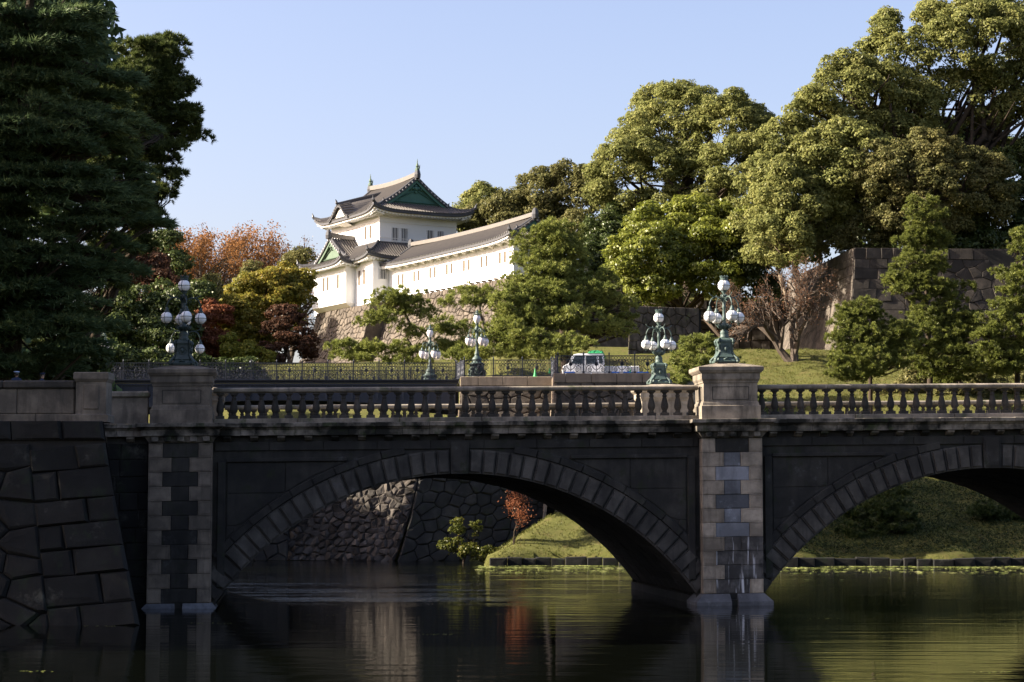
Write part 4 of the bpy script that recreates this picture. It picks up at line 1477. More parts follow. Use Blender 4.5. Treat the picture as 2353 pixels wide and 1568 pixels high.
# ------------------------------------------------------------------ van, carts, cones
def van():
    v0 = at(1293, 862, 141)
    X0 = v0.x
    ground = 12.32
    V = root("white_van", (X0 + 1.5, 141, ground), "small white van with green tarpaulin on its roof, parked behind the iron fence", "van")
    W_, L_ = 1.45, 2.95
    # side profile, nose to the left
    pr_ = [(0, .35), (-.02, .75), (.05, .98), (.42, 1.15), (.62, 1.62), (.80, 1.80), (1.1, 1.86), (2.85, 1.86), (2.93, 1.75), (2.97, 1.1), (2.95, .35)]
    mb = MB()
    n = len(pr_)
    vs = []
    for k, (y, ins) in enumerate(((-.72, .04), (-.70, 0), (.70, 0), (.72, .04))):
        for (x, z) in pr_:
            sx = 1 if z > 1.2 else 0
            vs.append((X0 + x + (ins if x < 1.5 else -ins), 141.72 + y * (1 - .1 * sx * (z - 1.2) / .66), ground + z - (ins if z > 1 else 0)))
    fs = [(k * n + i, k * n + (i + 1) % n, (k + 1) * n + (i + 1) % n, (k + 1) * n + i) for k in range(3) for i in range(n)] + [tuple(range(n - 1, -1, -1)), tuple(range(3 * n, 4 * n))]
    mb.add(vs, fs)
    obj("body", mb, M['vanwhite'], V)

    def side(P, name, mat, proud=.012):
        for sgn in (-1, 1):
            mb = MB()
            q = []
            for x, z in P:
                yy = 141.72 + sgn * .72 * (1 - .1 * max(0, (z - 1.2)) / .66)
                q.append((X0 + x, yy + sgn * proud, ground + z))
            q2 = [(a, b - sgn * .03, c) for a, b, c in q]
            m_ = len(P)
            mb.add(q + q2, [tuple(range(m_)), tuple(range(2 * m_ - 1, m_ - 1, -1))] + [(i, (i + 1) % m_, (i + 1) % m_ + m_, i + m_) for i in range(m_)])
            obj(name, mb, mat, V)
    side([(.62, 1.12), (.82, 1.62), (.92, 1.7), (1.42, 1.7), (1.42, 1.12)], "window", M['vanglass'])
    side([(1.68, 1.12), (1.68, 1.7), (2.38, 1.7), (2.42, 1.12)], "window", M['vanglass'])
    side([(2.58, 1.14), (2.56, 1.68), (2.78, 1.68), (2.84, 1.14)], "window", M['vanglass'])
    side([(1.53, .45), (1.53, 1.75), (1.55, 1.75), (1.55, .45)], "door_seam", M['cage'], .006)
    side([(2.47, .45), (2.47, 1.75), (2.49, 1.75), (2.49, .45)], "door_seam", M['cage'], .006)
    mb = MB().add([(X0 + .395, 141.08, ground + 1.165), (X0 + .395, 142.36, ground + 1.165), (X0 + .70, 142.28, ground + 1.70), (X0 + .70, 141.16, ground + 1.70)], [(0, 3, 2, 1)])
    mb.add([(p[0] + .05, p[1], p[2] - .03) for p in mb.v], [(0, 1, 2, 3)])
    obj("windscreen", mb, M['windscreen'], V)
    for wx in (.5, 2.45):
        for wy in (141.02, 142.3):
            T = lambda p: (X0 + wx + p[0], wy + p[2], ground + .28 + p[1])
            mb = MB(T).lathe([(.16, 0), (.27, .0), (.28, .03), (.28, .13), (.26, .15), (.16, .15)], 18)
            wh = obj("wheel", mb, M['tyre'], V)
            mb = MB(T).lathe([(.155, -.006), (.12, .02), (.02, .01)], 12)
            obj("rim", mb, M['vanwhite'], wh)
    mb = MB().tube([(X0 + .52, 141.1, ground + 1.2), (X0 + .62, 141.0, ground + 2.0), (X0 + .70, 140.95, ground + 2.45)], .012, 4)
    obj("antenna", mb, M['cage'], V)
    mb = MB().bbox(X0 + .48, X0 + .58, 140.8, 140.98, ground + 1.15, ground + 1.35, .02)
    obj("wing_mirror", mb, M['cage'], V)
    mb = MB().bbox(X0 - .04, X0 + .04, 141.15, 141.4, ground + .62, ground + .8, .02)
    obj("headlight", mb, M['globe'], V)
    # tarpaulin: its own thing
    T_ = root("tarpaulin", (X0 + 2.4, 141.7, ground + 1.87), "crumpled green tarpaulin bundled on the white van's roof", "tarpaulin")
    r = random.Random(3)
    hs = {}

    def tf(u, v):
        e = min(u, 1 - u, v, 1 - v) * 4
        hgt = .19 * min(1, e) ** .5
        k = (round(u * 14), round(v * 10))
        hs.setdefault(k, r.uniform(-.05, .06))
        x = X0 + 1.75 + 1.32 * u
        droop = max(0, (x - (X0 + 2.86))) * 1.6
        return (x, 141.02 + 1.4 * v, ground + 1.875 + hgt + hs[k] * (e > .3) - droop)
    mb = MB()
    mb.grid(tf, 14, 10)
    obj("cover", mb, M['greencloth'], T_)
    # white hand cart or low trailer behind
    C_ = root("white_trailer", (X0 + 3.8, 142, ground), "low white trailer parked right of the van behind the fence", "trailer")
    mb = MB().bbox(X0 + 3.0, X0 + 5.45, 141.4, 142.8, ground + .42, ground + 1.0, .05)
    obj("box", mb, M['vanwhite'], C_)
    mb = MB().bbox(X0 + 3.1, X0 + 5.35, 141.5, 142.7, ground + .28, ground + .415, .02)
    obj("chassis", mb, M['cage'], C_)
    for wx in (3.5, 4.95):
        T = lambda p: (X0 + wx + p[0], 141.42 + p[2], ground + .26 + p[1])
        obj("wheel", MB(T).lathe([(.14, -.06), (.25, -.06), (.26, -.02), (.26, .06), (.1, .07)], 14), M['tyre'], C_)
    mb = MB().tube([(X0 + 3.0, 142, ground + .4), (X0 + 2.99 + .0, 142, ground + .5)], .03, 4)


van()
for k, (u, Y, lab, h) in enumerate(((1229, 135.3, "green traffic cone at the short fence's right end", .55), (1262, 129.4, "green traffic cone at the forecourt wall's corner near the van's nose", .33), (1576 - 0, 129.2, "", 0), (1446, 129.2, "green cone among the blue sheets right of the trailer", .34))):
    if not h: continue
    p = at(u, 866, Y)
    zb = (ZP if k == 0 else 11.92) - .0
    if k == 0: zb = ZP
    C_ = root("traffic_cone", (p.x, YA + .15 if k == 0 else YB_ + .12, zb + .002), lab, "cone", "green cones on the forecourt walls")
    s = h / .55
    obj("cone_body", MB().lathe([(.13 * s, .03 * s), (.1 * s, .1 * s), (.03 * s, .5 * s), (.02 * s, .55 * s)], 10), M['greencone'], C_, local=True)
    obj("cone_foot", MB().bbox(-.16 * s, .16 * s, -.14 * s, .14 * s, 0, .03 * s, .006), M['greencone'], C_, local=True)
for k, (u0, u1, lab) in enumerate(((1296, 1322, "bright blue plastic sheet folded under the van's nose"), (1405, 1424, "blue sheet lying on the wall below the trailer"), (1432, 1452, "pale blue and blue bundle beside a green cone"), (1462, 1492, "longest blue sheet at the wall's right end"))):
    a, b = at(u0, 862, YB_).x, at(u1, 862, YB_).x
    r = random.Random(k)
    mb = MB().grid(lambda u, v: (a + (b - a) * u, YB_ + .02 + .25 * v, 11.925 + (.02 if min(u, 1 - u, v, 1 - v) < .01 else r.uniform(.05, .12))), 10, 4)
    so = obj("blue_sheet", mb, M['bluecloth'])
    tagp(so, lab, "plastic sheet", "blue sheets along the forecourt wall")


# ------------------------------------------------------------------ guards
def guard(u, vtop, Y, face, label, top):
    p = at(u, vtop, Y)
    z0 = 6.62
    H = p.z - z0
    G = root("person", (p.x, Y, z0), label, "person", rz=face)
    k = H / 1.80
    J = {'pelvis': (0, 0, .95), 'spine': (0, .01, 1.2), 'chest': (0, .0, 1.38), 'neck': (0, .0, 1.5), 'skull': (0, -.01, 1.6), 'shl': (-.19, 0, 1.42), 'shr': (.19, 0, 1.42), 'ell': (-.25, .03, 1.14), 'elr': (.25, .03, 1.14), 'hal': (-.26, -.05, .88), 'har': (.26, -.05, .88), 'hl': (-.10, 0, .9), 'hr': (.10, 0, .9), 'kl': (-.11, -.01, .5), 'kr': (.11, -.01, .5), 'fl': (-.11, .03, .09), 'fr': (.11, .03, .09), 'tl': (-.12, -.14, .04), 'tr': (.12, -.14, .04)}
    names = list(J)
    E_ = [('pelvis', 'spine'), ('spine', 'chest'), ('chest', 'neck'), ('neck', 'skull'), ('chest', 'shl'), ('chest', 'shr'), ('shl', 'ell'), ('shr', 'elr'), ('ell', 'hal'), ('elr', 'har'), ('pelvis', 'hl'), ('pelvis', 'hr'), ('hl', 'kl'), ('hr', 'kr'), ('kl', 'fl'), ('kr', 'fr'), ('fl', 'tl'), ('fr', 'tr')]
    rad = {'pelvis': .15, 'spine': .14, 'chest': .16, 'neck': .065, 'skull': .07, 'shl': .075, 'shr': .075, 'ell': .055, 'elr': .055, 'hal': .04, 'har': .04, 'hl': .1, 'hr': .1, 'kl': .07, 'kr': .07, 'fl': .05, 'fr': .05, 'tl': .04, 'tr': .04}
    me = bpy.data.meshes.new("body")
    me.from_pydata([tuple(c * k for c in J[n_]) for n_ in names], [(names.index(a), names.index(b)) for a, b in E_], [])
    o = bpy.data.objects.new("body", me)
    o.parent = G
    link(o)
    md = o.modifiers.new("s", 'SKIN')
    me.skin_vertices.data if False else None
    if not me.skin_vertices: bpy.context.view_layer.update()
    sk = me.skin_vertices
    if len(sk):
        for i, n_ in enumerate(names):
            sk[0].data[i].radius = (rad[n_] * k, rad[n_] * k * .8)
        sk[0].data[0].use_root = True
    o.modifiers.new("sub", 'SUBSURF').render_levels = 1
    me.materials.append(M['navycloth'])
    # head, face, hair, cap
    mb = MB()
    hp = [(.03, -.13), (.06, -.11), (.075, -.06), (.083, 0), (.084, .05), (.07, .10), (.03, .125)]
    mb.lathe([(r_, z + 1.64) for r_, z in hp], 14)
    mb.v = [(x * .92, y * 1.12 - .01, z) for x, y, z in mb.v]
    mb.add([(-.014, -.10, 1.60), (.014, -.10, 1.60), (0, -.122, 1.605), (0, -.098, 1.645)], [(0, 1, 2), (0, 2, 3), (1, 3, 2)])
    mb.sphere((-.081, 0, 1.63), .02, 6, 5, 1.5).sphere((.081, 0, 1.63), .02, 6, 5, 1.5)
    mb.v = [(x * k, y * k, z * k) for x, y, z in mb.v]
    hd = obj("head", mb, M['skin'], G, local=True, smooth=True)
    mb = MB().sphere((-.03, -.093, 1.645), .009, 6, 4).sphere((.03, -.093, 1.645), .009, 6, 4)
    mb.v = [(x * k, y * k, z * k) for x, y, z in mb.v]
    obj("eyes", mb, M['black'], hd, local=True)
    mb = MB().lathe([(.088, 1.60), (.094, 1.66), (.093, 1.70), (.09, 1.71)], 14)
    mb.v = [(x * .92 * k, (y * 1.1 + .012) * k, z * k) for x, y, z in mb.v]
    obj("hair", mb, M['black'], hd, local=True, smooth=True)
    cap = None
    for nm, pf, mt in (("cap_band", [(.096, 1.69), (.098, 1.735), (.09, 1.737)], M['black']), ("cap_crown", [(.098, 1.735), (.14, 1.765), (.142, 1.78), (.10, 1.80), (.02, 1.805)], top)):
        mb = MB().lathe(pf, 18)
        mb.v = [(x * k, (y * 1.08 + .005) * k, (z - y * .08) * k) for x, y, z in mb.v]
        obj(nm, mb, mt, hd, local=True, smooth=True)
    mb = MB().grid(lambda u, v: ((-.085 + .17 * u) * k, (-.09 - .06 * v * math.sin(math.pi * (.15 + .7 * u))) * k, (1.70 - .025 * v) * k), 8, 2)
    obj("cap_peak", mb, M['black'], hd, local=True)
    for s in (-1, 1):
        for q in range(5):
            mb = MB()
            x0 = s * .26
            if q < 4: mb.tube([(x0 + (q - 1.5) * .001, -.05 - (q - 1.5) * .02, .86), (x0, -.055 - (q - 1.5) * .024, .81 - .006 * (1 if q in (1, 2) else 0)), (x0 - s * .01, -.06 - (q - 1.5) * .022, .775)], [.011, .010, .008], 5)
            else: mb.tube([(x0 - s * .01, -.08, .88), (x0 - s * .02, -.105, .85), (x0 - s * .025, -.11, .825)], [.012, .011, .009], 5)
            mb.v = [(x * k, y * k, z * k) for x, y, z in mb.v]
            obj("finger", mb, M['skin'], G, local=True, smooth=True)


guard(38.5, 853.5, 66, math.radians(200), "person in a pale blue peaked cap, farther left behind the dark parapet", M['capblue'])
guard(97.5, 857.5, 66, math.radians(70), "person in a dark peaked cap turned sideways behind the dark parapet", M['navycloth'])


# ------------------------------------------------------------------ castle keep and gallery
def C3(t, n, z):
    return (OC[0] + CU_[0] * t + CN_[0] * n, OC[1] + CU_[1] * t + CN_[1] * n, z)


class Roof:
    def __init__(s, T, a, b, ze, H, lift=.35):
        s.T, s.a, s.b, s.ze, s.H, s.lift = T, a, b, ze, H, lift

    def h(s, d, L=None):
        L = s.b
        q = min(1, d / L)
        return s.H * (.62 * q + .38 * q * q)

    def P(s, x, y, d, o=0.0):
        c = s.lift * (min(1, abs(x) / s.a) ** 7) * (min(1, abs(y) / s.b) ** 5)
        c2 = .12 * s.lift * (min(1, abs(x) / s.a) ** 3)
        return s.T((x, y, s.ze + s.h(d) + c + c2 + o))


def ridge_line(mb, pts, w, h0, h1):
    """stacked ridge: box section following pts (already world)"""
    n = len(pts)
    vs = []
    for i, p in enumerate(pts):
        p = Vector(p)
        d = Vector(pts[min(i + 1, n - 1)]) - Vector(pts[max(i - 1, 0)])
        sd_ = Vector((d.y, -d.x, 0)).normalized() * w
        for k, z in ((-1, h0), (1, h0), (1, h1 * .75), (.5, h1), (-.5, h1), (-1, h1 * .75)):
            vs.append(p + sd_ * k + Vector((0, 0, z)))
    fs = [(i * 6 + k, i * 6 + (k + 1) % 6, i * 6 + 6 + (k + 1) % 6, i * 6 + 6 + k) for i in range(n - 1) for k in range(6)]
    fs += [tuple(range(5, -1, -1)), tuple(range(6 * n - 6, 6 * n))]
    mb.add(vs, fs)


def horn(mb, p, d, s=1.0):
    """upturned ridge-end ornament"""
    p, d = Vector(p), Vector(d).normalized()
    mb.tube([p, p + d * .18 * s + Vector((0, 0, .25 * s)), p + d * .22 * s + Vector((0, 0, .55 * s)), p + d * .38 * s + Vector((0, 0, .85 * s))], [.2 * s, .24 * s, .14 * s, .04 * s], 6)


def rib(tiles, ends, pts, r=.085):
    tiles.tube(pts, r, 5, cap=True)
    p, q = Vector(pts[0]), Vector(pts[1])
    d = (p - q).normalized()
    ends.tube([p - d * .02, p + d * .07], r * 1.15, 6)


def eaves(parent, Rf, sides, wa, wb, zw, off=(0, 0)):
    """fascia, white soffit and rafter ends; wa, wb: half sizes of the wall below"""
    T, a, b, ze = Rf.T, Rf.a, Rf.b, Rf.ze
    fas, sof, raf = MB(), MB(), MB()
    for (nm, p, q, wp, wq) in (('front', (-a, b), (a, b), (-wa, wb), (wa, wb)), ('back', (-a, -b), (a, -b), (-wa, -wb), (wa, -wb)), ('right', (a, b), (a, -b), (wa, wb), (wa, -wb)), ('left', (-a, b), (-a, -b), (-wa, wb), (-wa, -wb))):
        if nm not in sides: continue
        N = 24
        pts = []
        for i in range(N + 1):
            u = i / N
            x, y = p[0] + (q[0] - p[0]) * u, p[1] + (q[1] - p[1]) * u
            pts.append((x, y))
        lo = lambda x, y, dz: Rf.P(x, y, 0, dz)
        k = 1 - .03
        vs = []
        for x, y in pts: vs += [lo(x, y, .08), lo(x, y, -.30), lo(x * k, y * k, -.31)]
        fas.add(vs, [(i * 3 + j, i * 3 + j + 1, i * 3 + 4 + j, i * 3 + 3 + j) for i in range(N) for j in range(2)])
        vs = []
        for i, (x, y) in enumerate(pts):
            u = i / N
            wx, wy = wp[0] + (wq[0] - wp[0]) * u, wp[1] + (wq[1] - wp[1]) * u
            vs += [lo(x * k, y * k, -.30), lo(x * .965, y * .965, -.42), T((wx, wy, zw))]
        sof.add(vs, [(i * 3 + j, i * 3 + j + 1, i * 3 + 4 + j, i * 3 + 3 + j) for i in range(N) for j in range(2)])
        Ln = math.hypot(q[0] - p[0], q[1] - p[1])
        m = int(Ln / .42)
        dx, dy = (q[0] - p[0]) / Ln, (q[1] - p[1]) / Ln
        for i in range(1, m):
            u = i / m
            x, y = (p[0] + (q[0] - p[0]) * u), (p[1] + (q[1] - p[1]) * u)
            wx, wy = x + (wp[0] - p[0]) * (1 if abs(dx) < .5 else 0), y + (wp[1] - p[1]) * (1 if abs(dy) < .5 else 0)
            x, y = x * .985, y * .985
            A, Bq = Vector(lo(x * .985, y * .985, -.33)), Vector(T((wx, wy, zw - .02)))
            e = Vector(T((dx, dy, 0))) - Vector(T((0, 0, 0)))
            e = e * .10
            dn = Vector((0, 0, -.19))
            raf.add([A - e, A + e, A + e + dn, A - e + dn, Bq - e, Bq + e, Bq + e + dn * .6, Bq - e + dn * .6], [(0, 1, 2, 3), (0, 4, 5, 1), (1, 5, 6, 2), (2, 6, 7, 3), (3, 7, 4, 0)])
    f = obj("eave_band", fas, M['tile_d'], parent)
    s_ = obj("soffit", sof, M['cream'], parent)
    obj("rafters", raf, M['plaster'], s_, kind='stuff')


def irimoya(parent, T, a, b, g, ze, H, wa, wb, ov=.45, lift=.5, sp_=.33, ends_=(-1, 1), sides=('front', 'right', 'left'), zw=None, green=M['copper'], slopes=(1, -1), cut=None, horns=True, rh=.5):
    Rf = Roof(T, a, b, ze, H, lift)
    rf = obj("roof", MB(), M['tile'], parent)
    sl, tiles, te, dk = MB(), MB(), MB(), MB()
    for s in slopes:
        def fn(u, v):
            d = v * b
            xm = max(a - d, g + ov)
            return Rf.P((u * 2 - 1) * xm, s * (b - d), d)
        sl.grid(fn, 16, 10)
    for e in ends_:
        def fn(u, v):
            d = v * (a - g + .05)
            return Rf.P(e * (a - d), (u * 2 - 1) * (b - d), d)
        sl.grid(fn, 14, 4)
    obj("roof_slope", sl, M['tile'], rf)
    for s in slopes:
        n = int((2 * a - .3) / sp_)
        for i in range(n + 1):
            x = -a + .15 + (2 * a - .3) * i / n
            dm = b if abs(x) < g + ov else a - abs(x)
            if dm < .25: continue
            m = max(2, int(dm / .8))
            rib(tiles, te, [Rf.P(x, s * (b - dm * q / m), dm * q / m, .05) for q in range(m + 1)])
    for e in ends_:
        n = int((2 * b - .3) / sp_)
        for i in range(n + 1):
            y = -b + .15 + (2 * b - .3) * i / n
            dm = min(a - g, b - abs(y))
            if dm < .25: continue
            m = max(2, int(dm / .6))
            rib(tiles, te, [Rf.P(e * (a - dm * q / m), y, dm * q / m, .05) for q in range(m + 1)])
    obj("tile_rows", tiles, M['tile'], rf, kind='stuff')
    obj("eave_tiles", te, M['tile_e'], rf, kind='stuff')
    # ridge
    rp = [Rf.P(x_, 0, b, 0) for x_ in np.linspace(-(g + ov), g + ov, 9)]
    rp = [(p[0], p[1], p[2] + .22 * abs(i / 4 - 1) ** 2) for i, p in enumerate(rp)]
    mb = MB()
    ridge_line(mb, rp, .2, -.05, rh)
    obj("ridge", mb, M['tile'], rf)
    mb = MB()
    for e in ends_:
        for s in slopes:
            x = e * (g + ov - .18)
            dd = a - g
            ridge_line(mb, [Rf.P(x, s * (b - d), d, 0) for d in np.linspace(dd, b - .1, 7)], .14, 0, .3)
            q0 = Rf.P(x, s * (b - dd), dd, .1)
            q1 = Rf.P(x, s * (b - dd + .5), dd, .1)
            horn(mb, q0, Vector(q1) - Vector(q0), .5)
            hp = [Rf.P(e * (a - d), s * (b - d), d, 0) for d in np.linspace(0, dd, 5)]
            ridge_line(mb, hp, .14, 0, .28)
            horn(mb, hp[0], Vector(hp[0]) - Vector(hp[1]), .75)
        pe = Vector(rp[-1] if e > 0 else rp[0])
        pd = Vector(T((1, 0, 0))) - Vector(T((0, 0, 0)))
        mb.lathe([(.34, -.3), (.38, .1), (.3, .5), (.16, .75), (.05, .8)], 8, tuple(pe + pd * e * .05))
    obj("hip_ridges", mb, M['tile_d'], rf)
    # gables
    for e in ends_:
        dd = a - g
        ys_ = np.linspace(-(b - dd), b - dd, 21)
        top = [(y, b - abs(y)) for y in ys_]
        vs = [Rf.P(e * g, y, d, -.12) for y, d in top]
        z0 = Rf.h(dd)
        vs += [T((e * g, y, ze + z0 - .15)) for y, d in top]
        m = len(top)
        gm = MB().add(vs, [(i, i + 1, m + i + 1, m + i) for i in range(m - 1)])
        gb = obj("gable", gm, green, rf)
        mb = MB()
        # barge board, following the curve
        for s in (-1, 1):
            q = np.linspace(dd - .2, b, 12)
            vs = []
            for d in q:
                for (xo, zo) in ((g + ov + .02, .06), (g + ov + .02, -.22), (g + ov - .08, -.24)):
                    vs.append(Rf.P(e * xo, s * (b - d), d, zo))
            mb.add(vs, [(i * 3 + k, i * 3 + k + 1, i * 3 + 4 + k, i * 3 + 3 + k) for i in range(11) for k in range(2)])
        obj("barge_edge", mb, M['tile_d'], gb)
        mb = MB()
        for s in (-1, 1):
            for (o1, o2, xo) in ((-.24, -.62, ov - .12),):
                q = np.linspace(dd - .1, b, 12)
                vs = []
                for d in q:
                    for (x_, zo) in ((g + xo, o1), (g + xo, o2), (g + xo - .06, o2), (g, o2 + .1)):
                        vs.append(Rf.P(e * x_, s * (b - d), d, zo))
                mb.add(vs, [(i * 4 + k, i * 4 + k + 1, i * 4 + 5 + k, i * 4 + 4 + k) for i in range(11) for k in range(3)])
        # inner frame and pendant
        ap = H * .0
        zt = ze + H
        for s in (-1, 1):
            p0, p1 = T((e * (g + .08), s * (b - dd) * .70, ze + z0 + .28)), T((e * (g + .08), 0, ze + z0 + (H - z0) * .56))
            mb.tube([p0, p1], .07, 4)
        mb.tube([T((e * (g + .08), -(b - dd) * .70, ze + z0 + .28)), T((e * (g + .08), (b - dd) * .70, ze + z0 + .28))], .07, 4)
        k = H / 4.4
        for (y_, z_, r_) in ((0, -1.25, .3), (-.35, -1.2, .2), (.35, -1.2, .2), (0, -1.65, .17), (-.7, -1.35, .13), (.7, -1.35, .13), (0, -.95, .2)):
            mb.sphere(T((e * (g + .12), y_ * k, zt + z_ * k)), r_ * k, 8, 6, 1)
        obj("gable_trim", mb, green, gb)
        # white tile ends down the gable edge
        mb = MB()
        for s in (-1, 1):
            nn = int((b - dd) / .38)
            for i in range(nn):
                d = dd + (b - dd) * (i + .5) / nn
                A = Vector(Rf.P(e * (g + ov - .05), s * (b - d), d, -.03))
                Bq = Vector(Rf.P(e * (g + ov + .08), s * (b - d), d, -.03))
                mb.tube([A, Bq], .11, 6)
        obj("gable_tiles", mb, M['tile_w'], gb, kind='stuff')
    eaves(rf, Rf, sides, wa, wb, zw if zw is not None else ze - .25)
    return rf, Rf, rp


def skirt(parent, T, a, b, dm_, ze, H, wa, wb, sides, sp_=.33, zw=None):
    Rf = Roof(T, a, b, ze, H, .5)
    Rf.h = lambda d: H * (.75 * min(1, d / dm_) + .25 * min(1, d / dm_) ** 2)
    rf = obj("lower_roof", MB(), M['tile'], parent)
    sl, tiles, te, dk = MB(), MB(), MB(), MB()
    spec = {'front': (1, 'x'), 'back': (-1, 'x'), 'right': (1, 'y'), 'left': (-1, 'y')}
    for nm in sides:
        s, ax = spec[nm]
        A, Bb = (a, b) if ax == 'x' else (b, a)

        def pt(w_, d, o=0):
            return Rf.P(w_, s * (b - d), d, o) if ax == 'x' else Rf.P(s * (a - d), w_, d, o)
        sl.grid(lambda u, v: pt((u * 2 - 1) * (A - v * dm_), v * dm_), 16, 4)
        n = int((2 * A - .3) / sp_)
        for i in range(n + 1):
            x = -A + .15 + (2 * A - .3) * i / n
            dm = min(dm_, A - abs(x))
            if dm < .25: continue
            m = 4
            rib(tiles, te, [pt(x, dm * q / m, .05) for q in range(m + 1)])
        ridge_line(dk, [pt((u * 2 - 1) * (A - dm_), dm_ - .05) for u in (0, .5, 1)], .12, 0, .16)
    for e in (-1, 1):
        for s in (1,):
            hp = [Rf.P(e * (a - d), s * (b - d), d, 0) for d in np.linspace(0, dm_, 5)]
            ridge_line(dk, hp, .14, 0, .28)
            horn(dk, hp[0], Vector(hp[0]) - Vector(hp[1]), .75)
    obj("roof_slope", sl, M['tile'], rf)
    obj("tile_rows", tiles, M['tile'], rf, kind='stuff')
    obj("eave_tiles", te, M['tile_e'], rf, kind='stuff')
    obj("hip_ridges", dk, M['tile_d'], rf)
    eaves(rf, Rf, sides, wa, wb, zw if zw is not None else ze - .25)
    return rf


def wall_box(parent, t0, t1, n0, n1, z0, z1, mat=None, name="wall"):
    T = lambda p: C3(*p)
    return obj(name, MB(T).box(t0, t1, n0, n1, z0, z1), mat or M['plaster'], parent)


def lattice(parent, face, c, w_, z0, z1, at_, bars=4, warm=True):
    """recess-looking barred window: dark back, plaster bars and frame; face 'n' (front) or 't' (right side)"""
    if face == 'n':
        T = lambda p: C3(c + p[0], at_ + p[1], p[2])
    else:
        T = lambda p: C3(at_ + p[1], c + p[0], p[2])
    h = w_ / 2
    wn_ = obj("window", MB(T).box(-h, h, -.05, .02, z0, z1), M['window_dark'] if not warm else M['slat'], parent)
    mb = MB(T)
    bw = .055 if not warm else .09
    for i in range(bars):
        x = -h + (i + .5) * 2 * h / bars
        mb.box(x - bw / 2 if not warm else x - .06, x + bw / 2 if not warm else x + .06, .02, .07, z0, z1)
    obj("bars", mb, M['plaster'] if not warm else M['slat'], wn_)
    mb = MB(T)
    e = .05
    for q in ((-h - e, -h, z0 - e, z1 + e), (h, h + e, z0 - e, z1 + e), (-h, h, z1, z1 + e), (-h, h, z0 - e, z0)):
        mb.box(q[0], q[1], -.02, .10, q[2], q[3])
    obj("frame", mb, M['plaster'], wn_)


KP = root("castle_keep", C3(-36, -4, 26), "two-storey white castle keep with grey tiled roofs and green gables", "castle keep")
wall_box(KP, -44.0, -28.2, -11, 2.0, 25.9, 31.5)
wall_box(KP, -42.0, -32.75, 1.9, 3.2, 26.5, 31.15, name="bay_wall")
mb = MB(lambda p: C3(*p)).frust((-41.8, -32.9, 2.0, 2.5), 26.05, (-42.0, -32.75, 2.0, 3.2), 26.5)
obj("bay_underside", mb, M['cream'], KP)
wall_box(KP, -43.7, -30.6, -10, 0, 31.5, 36.95, name="upper_wall")
for (t0, t1, n0, n1, z) in ((-43.76, -30.54, -10.06, .06, 35.75), (-43.76, -30.54, -10.06, .06, 33.95)):
    wall_box(KP, t0, t1, n0, n1, z, z + .05, M['cream'], "wall_moulding")
for (t, n) in ((-38.6, 3.2), (-37.5, 3.2), (-34.7, 3.2)):
    lattice(KP, 'n', t, .62, 28.3, 29.9, n, 2)
for t in (-31.55, -30.25):
    lattice(KP, 'n', t, .6, 28.4, 30.1, 2.0, 2)
for t in (-34.1, -32.8):
    lattice(KP, 'n', t, .62, 34.1, 35.6, 0, 2)
for n in (-1.95, -3.15, -6.5, -7.85):
    lattice(KP, 't', n, .82, 33.75, 35.2, -30.6, 4, warm=False)
lattice(KP, 't', .75, .9, 28.9, 30.0, -28.2, 4, warm=False)
Tup = lambda p: C3(-37.15 + p[0], -5 + p[1], p[2])
rf, Rup, rp = irimoya(KP, Tup, 8.15, 6.55, 5.75, 36.95, 4.35, 6.55, 5.0, lift=.75, sides=('front', 'right', 'left', 'back'), zw=36.6)
for e in (0, -1):
    mb = MB()
    p = Vector(rp[e])
    mb.lathe([(.22, .4), (.3, .55), (.26, .8), (.12, .95), (.2, 1.1), (.13, 1.3), (.05, 1.5), (.06, 1.6), (.01, 2.0)], 8, tuple(p))
    mb.tube([p + Vector((0, 0, .6)), p + Vector((.25, -.1, .9)), p + Vector((.3, -.1, 1.25))], [.12, .09, .03], 5)
    obj("ridge_finial", mb, M['copper_l'], rf)

# curved eave gable on the front of the upper roof
tc = -38.3
bell = lambda x: (math.cos(min(1, abs(x) / 2.7) * math.pi) * .5 + .5) ** 1.1


def kf(u, v, o=0):
    x = (u * 2 - 1) * 2.7
    n = 1.72 - 5.9 * v
    return C3(tc + x, n, Rup.ze + .04 + bell(x) * (1.55 + .30 * (1.7 - n)) + o)


kr = obj("curved_gable", MB().grid(kf, 24, 8), M['tile'], rf)
mb = MB()
mb.grid(lambda u, v: kf(u, 0, .12 - .34 * v), 24, 1)
mb.grid(lambda u, v: kf(u, .16 * v, -.22), 24, 2)
ridge_line(mb, [kf(.5, v, 0) for v in (0, .25, .5, .75, 1)], .16, 0, .34)
horn(mb, kf(.5, 0, .1), CN_ + (0,), .7)
obj("gable_band", mb, M['tile_d'], kr)
mb, me_ = MB(), MB()
for i in range(17):
    u = (i + .5) / 17
    x = (u * 2 - 1) * 2.7
    mb.tube([kf(u, v, .05) for v in (0, .12, .25)], .075, 5)
    A = Vector(kf(u, 0, .02))
    me_.tube([A, A + Vector(CN_ + (0,)) * .07], .09, 6)
obj("tile_rows", mb, M['tile'], kr, kind='stuff')
obj("eave_tiles", me_, M['tile_e'], kr, kind='stuff')
mb = MB()
mb.grid(lambda u, v: (lambda p, q: tuple(Vector(p).lerp(Vector(q), v)))(C3(tc + (u * 2 - 1) * 1.9, 1.35, Rup.ze - .5), C3(tc + (u * 2 - 1) * 1.9, 1.35, Rup.ze - .12 + bell((u * 2 - 1) * 1.9) * 1.25)), 16, 3)
mb.grid(lambda u, v: C3(tc + (u * 2 - 1) * 1.6 * (1 - .5 * v), 1.33 - 1.3 * v, Rup.ze - .5 - .3 * math.sin(v * 1.5)), 8, 4)
obj("gable_plaster", mb, M['cream'], kr)

